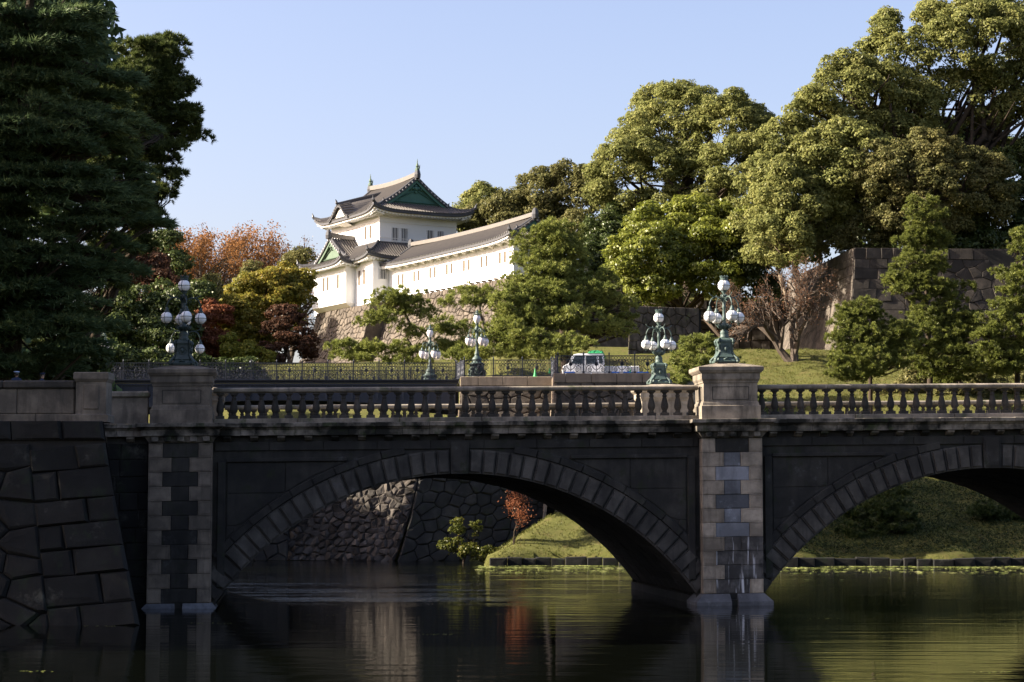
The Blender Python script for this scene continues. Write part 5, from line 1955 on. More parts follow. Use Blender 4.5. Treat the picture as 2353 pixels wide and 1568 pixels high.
skirt(KP, lambda p: C3(-36.5 + p[0], -4.5 + p[1], p[2]), 9.2, 7.6, 2.55, 31.35, 1.95, 8.0, 6.5, ('front', 'right'), zw=31.1)
# bay roof: ridge runs out towards the viewer
Tb = lambda p: C3(-37.3 + p[1], -1.1 + p[0], p[2])
irimoya(KP, Tb, 5.6, 5.75, 3.9, 31.05, 3.35, 4.3, 4.62, lift=.6, ends_=(1,), sides=('front', 'back', 'right'), zw=30.85, green=M['copper_l'], rh=.45)

GA = root("castle_gallery", C3(-14, -2.7, 26), "long white single-storey gallery with tiled roof beside the castle keep", "castle gallery")
wall_box(GA, -28.19, 0, -5.4, 0, 26.35, 30.3)
for k in range(7):
    tcn = -2.1 - k * 3.82
    for s in (-.52, .52):
        lattice(GA, 'n', tcn + s, .5, 28.0, 29.15, 0, 2)
irimoya(GA, lambda p: C3(-14.1 + p[0], -2.7 + p[1], p[2]), 15.3, 3.85, 13.35, 30.35, 2.25, 14.1, 2.7, lift=.45, sides=('front', 'right', 'left'), zw=30.15, sp_=.34, rh=.4)
mb = MB(lambda p: C3(*p))
for k in range(15):
    t = -27 + k * 1.9
    mb.frust((t - .22, t + .22, .0, .06), 29.7, (t - .3, t + .3, 0, .85), 30.05)
obj("eave_brackets", mb, M['cream'], GA, kind='stuff')
LWAL = root("low_white_wall", C3(3, -6, 26), "low white plastered wall with a dark coping right of the gallery, behind the pine", "wall")
mb = MB(lambda p: C3(*p)).box(.05, .5, -16, -3.6, 25.2, 28.0)
obj("plaster_panel", mb, M['plaster'], LWAL)
mb = MB(lambda p: C3(*p)).frust((-.15, .7, -16.2, -3.4), 28.0, (.2, .35, -16, -3.6), 28.45)
obj("coping", mb, M['tile_d'], LWAL)

CW = root("castle_base_wall", C3(-20, 3, 17), "tan stone base wall curving down below the white castle", "stone wall")
n_ = Vector((CN_[0], CN_[1], 0))
d_ = Vector((-CU_[0], -CU_[1], 0))
Hc = 9.6
Fg = wall_frame(C3(.35, .2, 26.38), d_, n_, 3.4, 1.6, Hc, lean=lambda a, k: -3.0 * k ** 1.6 * max(0, 1 - a / 9))
backing(CW, Fg, 0, 33, 0, Hc, M['joint'], -.05, na=20, nb=10)
r7 = random.Random(71)
masonry(CW, voronoi(0, 29.5, 0, Hc, .8, .66, .4, r7), Fg, M['tanwall'], 71, 150, gap=.03, depth=.14, bev=.08, rough=.12, key=lambda a, b: -b)
Ft = wall_frame(C3(-27.9, 2.35, 26.05), d_, n_, 3.6, 1.6, Hc, lean=lambda a, k: 2.2 * k ** 1.5 * min(1, a / 14))
backing(CW, Ft, 0, 14.6, 0, Hc, M['joint'], -.05, na=20, nb=10)
masonry(CW, voronoi(0, 14.6, 0, Hc, .8, .64, .4, r7), Ft, M['tanwall'], 72, 150, gap=.03, depth=.14, bev=.08, rough=.12, name="base_stone", key=lambda a, b: -b)
mb = MB(lambda p: C3(*p)).box(-42.6, -28.1, -3, 2.2, 20, 26.04).box(-28.1, .3, -3, .05, 20, 26.34)
obj("wall_core", mb, M['tanwall'], CW)
mb = MB(lambda p: C3(*p))
for k in range(22):
    t = -27.5 + k * 1.27
    mb.box(t, t + .25, .0, .45, 26.39, 26.56)
obj("beam_ends", mb, M['bark_g'], CW, kind='stuff')
Fr_ = wall_frame(C3(.35, .2, 26.38), Vector((.866, .5, 0)), Vector((.5, -.866, 0)), 3.0, 1.6, Hc, lean=lambda a, k: -3.4 * k ** 1.6 * max(0, 1 - a / 9))
mbq = MB()
mbq.grid(lambda u, v: tuple(Vector(Ft(0, Hc * v, .05)).lerp(Vector(Fg(28.3, Hc * v, -.1)), u)), 4, 10)
obj("return_face", mbq, M['tanwall'], CW)
backing(CW, Fr_, 0, 20, 0, Hc, M['greywall'], -.05)
masonry(CW, voronoi(0, 20, 4, Hc, 1.1, .9, .36, r7), Fr_, M['greywall'], 73, 60, gap=.03, depth=.14, bev=.08, name="end_stone", key=lambda a, b: -b)


# ------------------------------------------------------------------ trees
def unit(v):
    return v / np.maximum(np.linalg.norm(v, axis=1, keepdims=True), 1e-9)


def leaf_quads(P, N, size, aspect=.6):
    n = len(P)
    t = unit(np.cross(N, rng.normal(size=(n, 3))))
    b = unit(np.cross(N, t))
    s = (size * rng.uniform(.6, 1.3, n))[:, None]
    V = np.empty((n, 4, 3))
    V[:, 0] = P + t * s
    V[:, 1] = P + b * s * aspect + N * s * .12
    V[:, 2] = P - t * s
    V[:, 3] = P - b * s * aspect + N * s * .12
    return V.reshape(-1, 3)


def sph_pts(n, r=None):
    v = unit(rng.normal(size=(n, 3)))
    return v


def ell(spec):
    """spec: (u, v, Y, ru, rv[, rd factor]) in photograph pixels -> centre, radii"""
    u, v, Y, ru, rv = spec[:5]
    c = at(u, v, Y)
    k = Y / F_PX
    return np.array(c), np.array([ru * k, min(ru, rv) * k * (spec[5] if len(spec) > 5 else .9), rv * k])


def subpuffs(macros, r_sub, dens=1.0, back=.35, fill=.15):
    C_, Rr = [], []
    E_ = [ell(m) for m in macros]
    for i, (c, r) in enumerate(E_):
        area = 4 * math.pi * ((r[0] * r[1]) ** 1.6 + (r[0] * r[2]) ** 1.6 + (r[1] * r[2]) ** 1.6) ** (1 / 1.6) / 3 ** (1 / 1.6)
        n = int(dens * area / (math.pi * r_sub ** 2 * .55)) + 2
        d = sph_pts(n)
        rad = rng.uniform(.80, 1.06, n)
        inner = rng.random(n) < fill
        rad[inner] *= rng.uniform(.35, .85, inner.sum())
        p = c + d * r * rad[:, None]
        keep = np.ones(n, bool)
        keep &= ~((d[:, 1] > .25) & (rng.random(n) > back))
        keep &= ~((d[:, 2] < -.55) & (rng.random(n) > .5))
        for j_, (c2, r2) in enumerate(E_):
            if j_ != i:
                q = np.linalg.norm((p - c2) / r2, axis=1)
                keep &= ~((q < .78) & (rng.random(n) > fill))
        C_.append(p[keep])
        Rr.append(r_sub * rng.uniform(.55, 1.35, keep.sum()))
    return np.concatenate(C_), np.concatenate(Rr), E_


def puff_leaves(C_, Rr, leaf, cover=1.6, flat=.75, up=.35, jitter=.55, aspect=.6):
    cnt = np.maximum(6, (cover * 4 * math.pi * Rr ** 2 * .6 / (leaf ** 2 * 2 * aspect)).astype(int))
    idx = np.repeat(np.arange(len(C_)), cnt)
    n = len(idx)
    d = sph_pts(n)
    d[:, 2] = np.where(d[:, 2] < -.3, d[:, 2] * rng.choice([-1, 1], n, p=[.6, .4]), d[:, 2])
    # lumpy radius
    ph = idx * 1.7
    lump = 1 + .16 * np.sin(d[:, 0] * 5 + ph) * np.sin(d[:, 1] * 5 + ph * 1.3) + .14 * np.sin(d[:, 2] * 7 + ph * .7)
    rad = Rr[idx] * rng.uniform(.72, 1.06, n) * lump
    p = C_[idx] + d * rad[:, None] * np.array([1, 1, flat])
    N = unit(d + rng.normal(size=(n, 3)) * jitter + np.array([0, 0, up]))
    return leaf_quads(p, N, leaf, aspect)


def limb_mesh(base, targets, r0, seed, nb=7, mid=None, wob=.05):
    r = random.Random(seed)
    mb = MB()
    base = Vector(base)
    T = [Vector(t) for t in targets]
    if mid is None:
        cen = sum(T, Vector()) / len(T)
        mid = base.lerp(cen, .45)
    mid = Vector(mid)
    L = (mid - base).length
    pts = [base + Vector((0, 0, -.6))] + [base.lerp(mid, q) + Vector((r.uniform(-1, 1), r.uniform(-1, 1), 0)) * wob * L * (q > 0) for q in (0, .33, .66)] + [mid]
    mb.tube(pts, [r0 * 1.35, r0 * 1.15, r0, r0 * .9, r0 * .8], 8)
    R.shuffle(T)
    for k, t in enumerate(T):
        fork = mid if k % 2 == 0 else base.lerp(mid, r.uniform(.65, .98))
        d = t - fork
        c1 = fork + d * .35 + Vector((r.uniform(-.12, .12) * d.length, r.uniform(-.12, .12) * d.length, -.04 * d.length))
        c2 = fork + d * .7 + Vector((r.uniform(-.1, .1) * d.length, r.uniform(-.1, .1) * d.length, .02 * d.length))
        ra = r0 * r.uniform(.28, .5)
        mb.tube([fork, c1, c2, t], [ra, ra * .75, ra * .5, ra * .15], 5)
        for _ in range(2):
            q = r.uniform(.35, .8)
            s = fork.lerp(t, q)
            e = s + Vector((r.uniform(-1, 1), r.uniform(-1, 1), r.uniform(-.1, .9))).normalized() * d.length * .28
            mb.tube([s, s.lerp(e, .5) + Vector((0, 0, .05)), e], [ra * .4, ra * .3, ra * .08], 4)
    return mb


def broad_tree(name, label, macros, base, mat, bark, r_sub=1.1, leaf=.16, r0=.4, dens=1.0, cover=1.5, cat="tree", group=None, back=.35, fill=.15, nb=14, flat=.75, mid=None, aspect=.6, crown='crown', jitter=.55):
    base = Vector(base)
    T_ = root(name, base, label, cat, group)
    C_, Rr, E_ = subpuffs(macros, r_sub, dens, back, fill)
    V = puff_leaves(C_, Rr, leaf, cover, flat, aspect=aspect, jitter=jitter)
    arr_obj(crown, V, 4, mat, T_, kind=None)
    tg = [c for c, r in E_] + [C_[i] for i in rng.choice(len(C_), min(nb, len(C_)), replace=False)]
    mb = limb_mesh(base, tg, r0, len(C_), mid=mid)
    obj("trunk", mb, bark, T_, smooth=True)
    return T_


def tufts(P, A, length, width, nn, spread, out):
    """needle tufts: P points, A axis directions; thin triangles"""
    n = len(P)
    P2 = np.repeat(P, nn, axis=0)
    A2 = np.repeat(A, nn, axis=0)
    m = len(P2)
    d = unit(A2 * out + rng.normal(size=(m, 3)) * spread)
    L = (length * rng.uniform(.65, 1.25, m))[:, None]
    s = unit(np.cross(d, rng.normal(size=(m, 3)))) * width
    V = np.empty((m, 3, 3))
    V[:, 0] = P2 - s
    V[:, 1] = P2 + s
    V[:, 2] = P2 + d * L
    return V.reshape(-1, 3)


def pad_tufts(c, r, n, axis, flatz=.3):
    # needles sit in upright bunches on the twig ends
    m = max(4, int(n / 13))
    a = rng.uniform(0, 2 * math.pi, m)
    q = np.sqrt(rng.random(m))
    bx, by = np.cos(a) * q * r * rng.uniform(.8, 1.15, m), np.sin(a) * q * r * rng.uniform(.8, 1.15, m)
    bz = flatz * r * (1 - q ** 2) * rng.uniform(-.2, 1, m) + rng.normal(size=m) * .07
    i = rng.integers(0, m, n)
    d = unit(rng.normal(size=(n, 3)) + np.array([0, 0, .75]))
    B = np.stack([bx, by, bz], 1)[i]
    P = c + B + d * (r * .2) * rng.uniform(.3, 1, n)[:, None]
    A = unit(d * .9 + unit(B + 1e-6) * .35 + np.array([0, 0, .25]))
    return P, A


def pad_tufts_flat(c, r, n, axis, flatz=.3):
    a = rng.uniform(0, 2 * math.pi, n)
    q = np.sqrt(rng.random(n))
    x, y = np.cos(a) * q * r * rng.uniform(.85, 1.1, n), np.sin(a) * q * r * rng.uniform(.85, 1.1, n)
    z = flatz * r * (1 - q ** 2) * rng.uniform(.1, 1, n) + rng.normal(size=n) * .05
    P = c + np.stack([x, y, z], 1)
    A = unit(np.stack([x * .8, y * .8, np.full(n, .55 * r)], 1) + axis * .2)
    return P, A


def pine(name, label, macros, trunk, mat, bark, pad=1.1, npads=40, ntuft=110, length=.26, width=.03, nn=7, r0=.3, cat="pine tree", group=None, flatz=.5, bias=None, spread=.5, out=1.0, droop=0.0, style=0):
    trunk = [Vector(p) for p in trunk]
    T_ = root(name, trunk[0], label, cat, group)
    E_ = [ell(m) for m in macros]
    vol = np.array([r[0] * r[2] for c, r in E_])
    vol = vol / vol.sum()
    Vs, mbr = [], MB()
    rr = [r0 * (1 - .8 * i / (len(trunk) - 1)) for i in range(len(trunk))]
    mbr.tube([trunk[0] - Vector((0, 0, .5))] + trunk, [rr[0] * 1.25] + rr, 8)
    for i, (c, r) in enumerate(E_):
        k = max(2, int(npads * vol[i]))
        for _ in range(k):
            d = sph_pts(1)[0]
            if d[1] > .3 and rng.random() < .5: d[1] *= -1
            q = rng.uniform(.45, 1.0)
            pc = c + d * r * q
            pr_ = pad * rng.uniform(.55, 1.25)
            ax = unit((pc - np.array([trunk[0].x, trunk[0].y, pc[2]]))[None])[0]
            nt_ = int(ntuft * (pr_ / pad) ** 2)
            P, A = (pad_tufts_flat if style else pad_tufts)(pc, pr_, nt_, ax, flatz)
            if droop: A = unit(A * np.array([1, 1, 1 - droop]) + np.array([0, 0, -droop]) + ax * .8)
            Vs.append(tufts(P, A, length, width, nn, spread, out))
            # bough
            if pc[2] < trunk[0].z + 3.6 and abs(pc[0] - trunk[0].x) > 2.5: continue
            best = min(range(len(trunk)), key=lambda t: abs(trunk[t].z - (pc[2] - .25 * abs(trunk[t].x - pc[0]))))
            s = trunk[best]
            e = Vector(pc) - Vector((0, 0, .06 * pr_))
            m_ = s.lerp(e, .5) + Vector((R.uniform(-.4, .4), R.uniform(-.4, .4), R.uniform(-.5, .15)))
            ra = max(.035, r0 * .22 * min(1, (e - s).length / 4))
            mbr.tube([s, m_, e], [ra, ra * .7, ra * .25], 5)
            for _k in range(3):
                a = R.uniform(0, 6.28)
                e2 = e + Vector((math.cos(a), math.sin(a), .15)) * pr_ * .8
                mbr.tube([e, e.lerp(e2, .5) + Vector((0, 0, .06)), e2], [ra * .3, ra * .25, ra * .1], 3)
    arr_obj("crown", np.concatenate(Vs), 3, mat, T_)
    obj("trunk", mbr, bark, T_, smooth=True)
    return T_


def bare_tree(name, label, base, top, spread, seed, bark, mat=None, leaf=.12, nleaf=0, r0=.3, depth=6, cat="tree", group=None, lean=(0, 0), leaf_z=.4, per_tip=3, split=3, droop=0.0, first=.28):
    r = random.Random(seed)
    base = Vector(base)
    H = top - base.z
    T_ = root(name, base, label, cat, group)
    mb = MB()
    tips = []

    def grow(p, d, L, rad, k):
        n = 3
        pts = [p]
        for i in range(n):
            d = (d + Vector((r.uniform(-1, 1), r.uniform(-1, 1), r.uniform(-.3, .55) - droop * (depth - k) * .1)) * .17).normalized()
            pts.append(pts[-1] + d * L / n)
        mb.tube(pts, [rad * (1 - .45 * i / n) for i in range(n + 1)], 7 if k == depth else (5 if k > depth - 2 else 3), cap=False)
        if k <= 2: tips.append((pts[-1], d))
        if k == 0: return
        m = split if k > 1 else 3
        for i in range(m):
            a = r.uniform(0, 6.28)
            tilt = r.uniform(.25, .75) * (spread if k > depth - 3 else 1.0)
            side = d.cross(Vector((math.cos(a), math.sin(a), .2))).normalized()
            nd = (d + side * tilt).normalized()
            q = pts[-1] if i < 2 else pts[r.choice((1, 2))]
            grow(q, nd, L * r.uniform(.62, .82), rad * r.uniform(.5, .68) if k > 1 else rad * .55, k - 1)
    L0 = H * first
    for s in range(2 if spread > .9 else 1):
        grow(base - Vector((0, 0, .4)), Vector((lean[0] + (s * .8 - .4) * (spread > .9), lean[1], 1)).normalized(), L0, r0, depth)
    zt = max(t[0].z for t in tips)
    k = H / (zt - base.z)
    f = lambda v: (base.x + (v[0] - base.x) * (k ** .5), base.y + (v[1] - base.y) * (k ** .5), base.z + (v[2] - base.z) * k)
    mb.v = [f(v) for v in mb.v]
    obj("trunk", mb, bark, T_)
    if mat is not None:
        tp = np.array([f(t[0]) for t in tips])
        zz = (tp[:, 2] - base.z) / H
        pk = np.clip((zz - leaf_z) / .25, 0.04, 1)
        tp = tp[rng.random(len(tp)) < pk]
        P = np.repeat(tp, per_tip, axis=0)
        P = P + rng.normal(size=P.shape) * leaf * 2.3
        V = leaf_quads(P, unit(rng.normal(size=P.shape) + np.array([0, 0, .4])), leaf)
        arr_obj("crown", V, 4, mat, T_)
    return T_


def gz(x, y):
    return float(height(np.array([x]), np.array([y]))[0])


def foot(u, Y, z=None):
    x = (u - CU) / F_PX * Y
    return (x, Y, gz(x, Y) if z is None else z)

# -- great camphors and oaks on the right hill
broad_tree("camphor_tree", "broad dome-shaped camphor in the middle, rising above the glossy bright tree",
           [(1590, 330, 218, 165, 120), (1470, 420, 214, 105, 110), (1680, 330, 214, 95, 110), (1560, 250, 220, 100, 50), (1700, 430, 210, 90, 120), (1560, 440, 216, 130, 110), (1420, 400, 214, 55, 80)],
           foot(1590, 216, 24), M['camphor'], M['bark'], r_sub=1.15, leaf=.15, r0=.75, cover=1.35, nb=40, fill=.06, dens=.9, back=.25)
broad_tree("camphor_tree", "tallest camphor at the upper right, reaching the top edge of the picture",
           [(2110, 130, 190, 130, 110), (2240, 100, 188, 120, 100), (2340, 130, 190, 110, 130), (1960, 220, 186, 100, 90), (1880, 300, 184, 70, 90), (2050, 260, 188, 120, 100), (2200, 230, 190, 120, 90), (2330, 260, 192, 90, 80), (1940, 370, 182, 110, 90), (1830, 420, 182, 70, 90), (2420, 200, 190, 100, 180)],
           foot(2130, 192, 24.5), M['camphor'], M['bark'], r_sub=1.05, leaf=.145, r0=.9, cover=1.35, nb=55, fill=.06, dens=.9, back=.25)
broad_tree("camphor_tree", "leafy lower camphor slope between the dome-shaped camphor and the stone wall",
           [(1820, 470, 180, 80, 100), (1785, 350, 184, 50, 75), (1760, 420, 184, 60, 60), (1790, 560, 178, 70, 70), (1900, 470, 182, 70, 70), (1740, 520, 184, 60, 90)],
           foot(1840, 184, 22), M['camphor'], M['bark_l'], r_sub=.85, leaf=.14, r0=.3, cover=1.3, nb=20, dens=.8)
broad_tree("evergreen_oak", "dull brownish-olive evergreen oak in front of the tallest camphor",
           [(2130, 420, 180, 140, 110), (2040, 400, 179, 70, 70), (2230, 440, 181, 90, 100), (2100, 500, 179, 100, 60)],
           foot(2140, 182, 25), M['camphor_d'], M['bark'], r_sub=.75, leaf=.125, r0=.5, cover=1.4, nb=24, fill=.05, dens=.8)
broad_tree("evergreen_oak", "dark shaded evergreen tree above the wall at the right edge",
           [(2310, 480, 186, 90, 120), (2240, 540, 184, 90, 60), (2350, 590, 186, 80, 90), (2390, 430, 188, 70, 130), (2280, 585, 181, 80, 45), (2190, 570, 181, 60, 30), (2360, 620, 179, 60, 60)],
           foot(2310, 188, 25), M['under'], M['bark'], r_sub=.95, leaf=.15, r0=.4, cover=1.4, nb=12, fill=.2)
broad_tree("evergreen_oak", "olive-brown round evergreen tree behind the gallery roof",
           [(1280, 460, 236, 90, 80), (1200, 500, 234, 80, 60), (1350, 470, 234, 60, 80), (1340, 540, 230, 60, 60), (1130, 510, 236, 70, 40)],
           foot(1270, 236, 25), M['camphor_d'], M['bark'], r_sub=1.05, leaf=.16, r0=.5, cover=1.4, nb=18, fill=.1)
broad_tree("evergreen_oak", "small mid-green tree immediately right of the keep's roof",
           [(1120, 480, 262, 60, 48), (1085, 500, 260, 40, 40), (1155, 495, 262, 40, 40)],
           foot(1120, 262, 25), M['camphor'], M['bark'], r_sub=1.1, leaf=.17, r0=.4, cover=1.4, nb=8)
broad_tree("glossy_evergreen", "large bright glossy green tree below the dome-shaped camphor",
           [(1560, 560, 188, 130, 90), (1480, 600, 184, 90, 80), (1640, 590, 186, 100, 90), (1540, 500, 192, 90, 50), (1560, 650, 183, 130, 50), (1680, 520, 192, 60, 70)],
           foot(1570, 190, 17), M['bright'], M['bark'], r_sub=1.0, leaf=.15, r0=.45, cover=1.4, nb=16, fill=.15, flat=.6)
broad_tree("evergreen_shrub", "dark green understorey shrub behind the bare cherry tree",
           [(1690, 620, 186, 60, 60), (1760, 610, 190, 60, 50), (1730, 670, 186, 60, 30), (1395, 620, 205, 60, 70), (1400, 540, 212, 60, 60)],
           foot(1720, 190, 17), M['under'], M['bark'], r_sub=.9, leaf=.14, r0=.2, cover=1.4, nb=8, cat="shrub", fill=.3)
broad_tree("evergreen_shrub", "grey-green shrub with pale stems on top of the corner wall",
           [(1990, 540, 181, 60, 40), (1930, 560, 182, 50, 30), (2060, 560, 181, 50, 30)],
           foot(1970, 183, 25), M['camphor_d'], M['bark_l'], r_sub=.6, leaf=.12, r0=.14, cover=1.2, nb=10, cat="shrub")
broad_tree("evergreen_shrub", "tangled brownish shrub hanging over the wall's left shoulder",
           [(1815, 560, 182, 55, 38), (1770, 585, 182, 40, 30), (1750, 560, 184, 40, 55)],
           foot(1810, 181, 22), M['camphor_d'], M['bark_l'], r_sub=.7, leaf=.13, r0=.16, cover=1.1, nb=12, cat="shrub")
bare_tree("slender_tree", "pale-stemmed slender bare tree leaning on the wall's shoulder", foot(1895, 184, 24.2), at(1880, 500, 184).z, .5, 5, M['bark_l'], M['camphor_d'], .11, r0=.16, depth=5, per_tip=3, leaf_z=.5, lean=(-.25, 0))
# distant filler behind the right hill
broad_tree("evergreen_oak", "dark tree mass glimpsed behind the tall camphors",
           [(2000, 470, 215, 120, 80), (1900, 520, 215, 120, 70), (2120, 560, 205, 150, 40), (2230, 350, 215, 160, 60), (2100, 330, 225, 150, 50), (1900, 400, 225, 110, 60)],
           foot(2000, 218, 25), M['under'], M['bark'], r_sub=1.6, leaf=.26, r0=.5, cover=1.2, nb=10, fill=.4)

# -- pines in the middle
pine("japanese_pine", "open-branched pine left of the tulip lamps, against the castle's base wall",
     [(920, 690, 163, 75, 35), (880, 735, 161, 60, 20), (950, 760, 162, 50, 16), (830, 800, 160, 70, 22), (900, 810, 160, 80, 22), (970, 720, 163, 40, 22), (800, 815, 160, 40, 14), (880, 828, 159, 110, 10), (790, 826, 159, 40, 8)],
     [foot(952, 163, 16.4), at(945, 800, 163), at(932, 775, 163), at(942, 745, 163), at(928, 715, 163), at(925, 690, 163)], M['pine'], M['bark_g'], pad=.95, npads=85, ntuft=120, r0=.26, length=.24, width=.028)
pine("japanese_pine", "round-topped pine behind the nearer tulip lamp",
     [(1100, 685, 168, 65, 26), (1060, 700, 167, 40, 18), (1040, 760, 165, 60, 25), (1130, 750, 165, 60, 30), (1060, 805, 163, 90, 24), (1000, 800, 163, 50, 24)],
     [foot(1112, 167, 16.6), at(1108, 800, 167), at(1116, 760, 167), at(1104, 720, 167), at(1102, 690, 167)], M['pine'], M['bark_g'], pad=1.0, npads=75, ntuft=120, r0=.26, length=.24, width=.028)
pine("japanese_pine", "largest spreading pine in the centre, left of the white van",
     [(1255, 560, 152, 70, 45), (1250, 540, 152, 50, 25), (1262, 590, 152, 62, 34), (1250, 640, 151, 72, 32), (1300, 640, 152, 70, 30), (1230, 620, 151, 55, 30), (1290, 600, 152, 60, 30), (1250, 680, 150, 90, 35), (1340, 670, 151, 80, 25), (1190, 700, 149, 60, 40), (1390, 700, 151, 80, 26), (1280, 735, 149, 120, 30), (1170, 770, 148, 70, 35), (1400, 760, 150, 70, 20), (1250, 790, 147, 110, 28), (1200, 740, 149, 60, 30), (1440, 735, 152, 40, 16), (1360, 640, 152, 50, 16), (1150, 815, 147, 90, 16), (1270, 820, 146, 60, 12), (1060, 822, 148, 60, 12)],
     [foot(1303, 152, 11.5), at(1300, 800, 152), at(1296, 740, 152), at(1286, 690, 152), at(1298, 640, 152), at(1270, 590, 152), at(1262, 540, 152)], M['pine'], M['bark'], pad=1.15, npads=360, ntuft=115, r0=.5, length=.25, width=.03)
pine("clipped_pine", "rounded dark pine behind the far lamp, right of the forecourt fence",
     [(1610, 800, 137, 70, 40), (1600, 850, 136, 80, 40), (1650, 850, 137, 60, 40), (1560, 870, 135, 50, 25), (1600, 900, 136, 80, 30)],
     [foot(1625, 138, 6.4), at(1622, 880, 138), at(1615, 840, 138), at(1610, 790, 138)], M['pine'], M['bark'], pad=.8, npads=90, ntuft=120, r0=.2, length=.2, width=.026)
# -- pines on the right slope
pine("young_pine", "bushy pine nearest the bridge's middle pedestal on the grass slope",
     [(1985, 720, 146, 60, 40), (1970, 780, 145, 80, 40), (2010, 830, 144, 100, 40), (1960, 850, 144, 70, 35), (2060, 780, 146, 50, 50), (1950, 740, 146, 45, 30)],
     [foot(2000, 147, 8.6), at(2000, 860, 147), at(1995, 780, 147), at(1985, 700, 147)], M['pine_r'], M['bark'], pad=.62, npads=260, ntuft=100, r0=.2, length=.2, width=.026, flatz=.6)
pine("young_pine", "tall tiered pine standing before the dark corner wall",
     [(2125, 490, 151, 48, 45), (2122, 555, 151, 76, 35), (2120, 605, 150, 72, 30), (2135, 665, 150, 100, 38), (2155, 725, 150, 95, 42), (2135, 775, 149, 105, 38), (2165, 830, 149, 100, 44), (2080, 645, 150, 50, 22), (2215, 760, 150, 50, 40)],
     [foot(2135, 152, 10.0), at(2138, 840, 152), at(2130, 740, 152), at(2128, 620, 152), at(2124, 520, 152), at(2122, 455, 152)], M['pine_r'], M['bark'], pad=.65, npads=430, ntuft=90, r0=.26, length=.21, width=.026, flatz=.6)
pine("young_pine", "tall pine cut off by the photograph's right edge",
     [(2340, 560, 149, 25, 40), (2330, 630, 148, 45, 35), (2330, 690, 148, 60, 40), (2320, 760, 147, 85, 50), (2300, 830, 147, 90, 45), (2370, 780, 148, 60, 80), (2270, 790, 147, 40, 30)],
     [foot(2335, 150, 9.2), at(2338, 840, 150), at(2338, 700, 150), at(2338, 600, 150), at(2338, 530, 150)], M['pine_r'], M['bark'], pad=.65, npads=280, ntuft=90, r0=.24, length=.21, width=.026, flatz=.6)
pine("young_pine", "low pine filling the gap between the tiered pine and the right-edge pine",
     [(2210, 850, 156, 70, 30), (2170, 870, 155, 60, 25), (2240, 820, 158, 40, 25)],
     [foot(2205, 157, 10.8), at(2205, 870, 157), at(2205, 820, 157)], M['pine_r'], M['bark'], pad=.75, npads=50, ntuft=110, r0=.14, length=.2, width=.026, flatz=.6)
pine("young_pine", "shaded dark pine on the bank seen through the right-hand arch",
     [(2010, 1180, 119.5, 80, 45), (2040, 1130, 120, 50, 35), (1980, 1225, 119, 60, 30), (2060, 1210, 119, 60, 35)],
     [foot(2015, 120), at(2015, 1210, 120), at(2020, 1160, 120), at(2030, 1110, 120)], M['under'], M['bark'], pad=.6, npads=90, ntuft=110, r0=.12, length=.2, width=.026, flatz=.6)
pine("young_pine", "low shaded pine at the right edge, seen through the right-hand arch",
     [(2280, 1175, 122, 55, 22), (2330, 1190, 122, 50, 22)],
     [foot(2300, 123), at(2300, 1200, 123), at(2300, 1165, 123)], M['under'], M['bark'], pad=.6, npads=40, ntuft=100, r0=.1, length=.2, width=.026, flatz=.6)
# evergreens added to shade the bank, mostly hidden behind the middle pier
broad_tree("bank_evergreen", "dense dark evergreen on the bank right behind the bridge's middle pier",
           [(1660, 1060, 122, 80, 90), (1700, 1000, 124, 70, 55), (1640, 1150, 120, 80, 60), (1760, 1080, 122, 55, 80)],
           foot(1680, 122), M['under'], M['bark'], r_sub=.7, leaf=.13, r0=.2, cover=1.5, nb=8, fill=.3, back=.8)
broad_tree("bank_evergreen", "dark evergreen behind the first balusters right of the middle pedestal",
           [(1730, 960, 132, 60, 45), (1680, 990, 134, 70, 50), (1790, 1010, 130, 50, 60)],
           foot(1720, 132), M['under'], M['bark'], r_sub=.7, leaf=.13, r0=.2, cover=1.5, nb=8, fill=.3, back=.8)
# shrubs between the right pines
broad_tree("evergreen_shrub", "light leafy shrub low between the right-hand pines",
           [(2120, 880, 160, 60, 30), (2270, 900, 158, 60, 30), (2200, 920, 156, 70, 25), (2360, 900, 158, 60, 40), (2060, 900, 157, 50, 22)],
           foot(2200, 160), M['camphor_d'], M['bark'], r_sub=.7, leaf=.12, r0=.12, cover=1.2, nb=6, cat="shrub")

# -- bare cherry
bare_tree("cherry_tree", "nearly leafless cherry with a few brown leaves before the corner wall", foot(1828, 168), at(1790, 592, 168).z, 1.25, 8, M['bark_g'], M['sparse'], .075, r0=.34, depth=6, per_tip=2, leaf_z=.12, lean=(-.45, 0), first=.26)
# -- left background
for k, (u, top, Y, lab, mat_, pt, sd_) in enumerate((
        (425, 508, 262, "orange-topped zelkova nearest the dark tree", M['orange'], 5, 3),
        (500, 520, 268, "orange zelkova with forked dark trunk, second from the dark tree", M['orange'], 5, 4),
        (570, 540, 272, "thinly leaved orange-brown zelkova above the yellow tree", M['orange'], 3, 5),
        (640, 538, 276, "almost bare grey zelkova behind the yellow tree's top", M['sparse'], 1, 6),
        (705, 560, 270, "bare zelkova beside the keep's left roof corner", M['orange'], 2, 7),
        (360, 520, 256, "orange zelkova partly behind the dark tree's fringe", M['orange'], 5, 9))):
    bare_tree("zelkova_tree", lab, foot(u, Y, 17.5), at(u, top, Y).z, 1.15, sd_, M['bark_g'], mat_, .15, r0=.55, depth=6, per_tip=pt * 3, leaf_z=.62 if k != 4 else .3, group="zelkovas on the left skyline", first=.30)
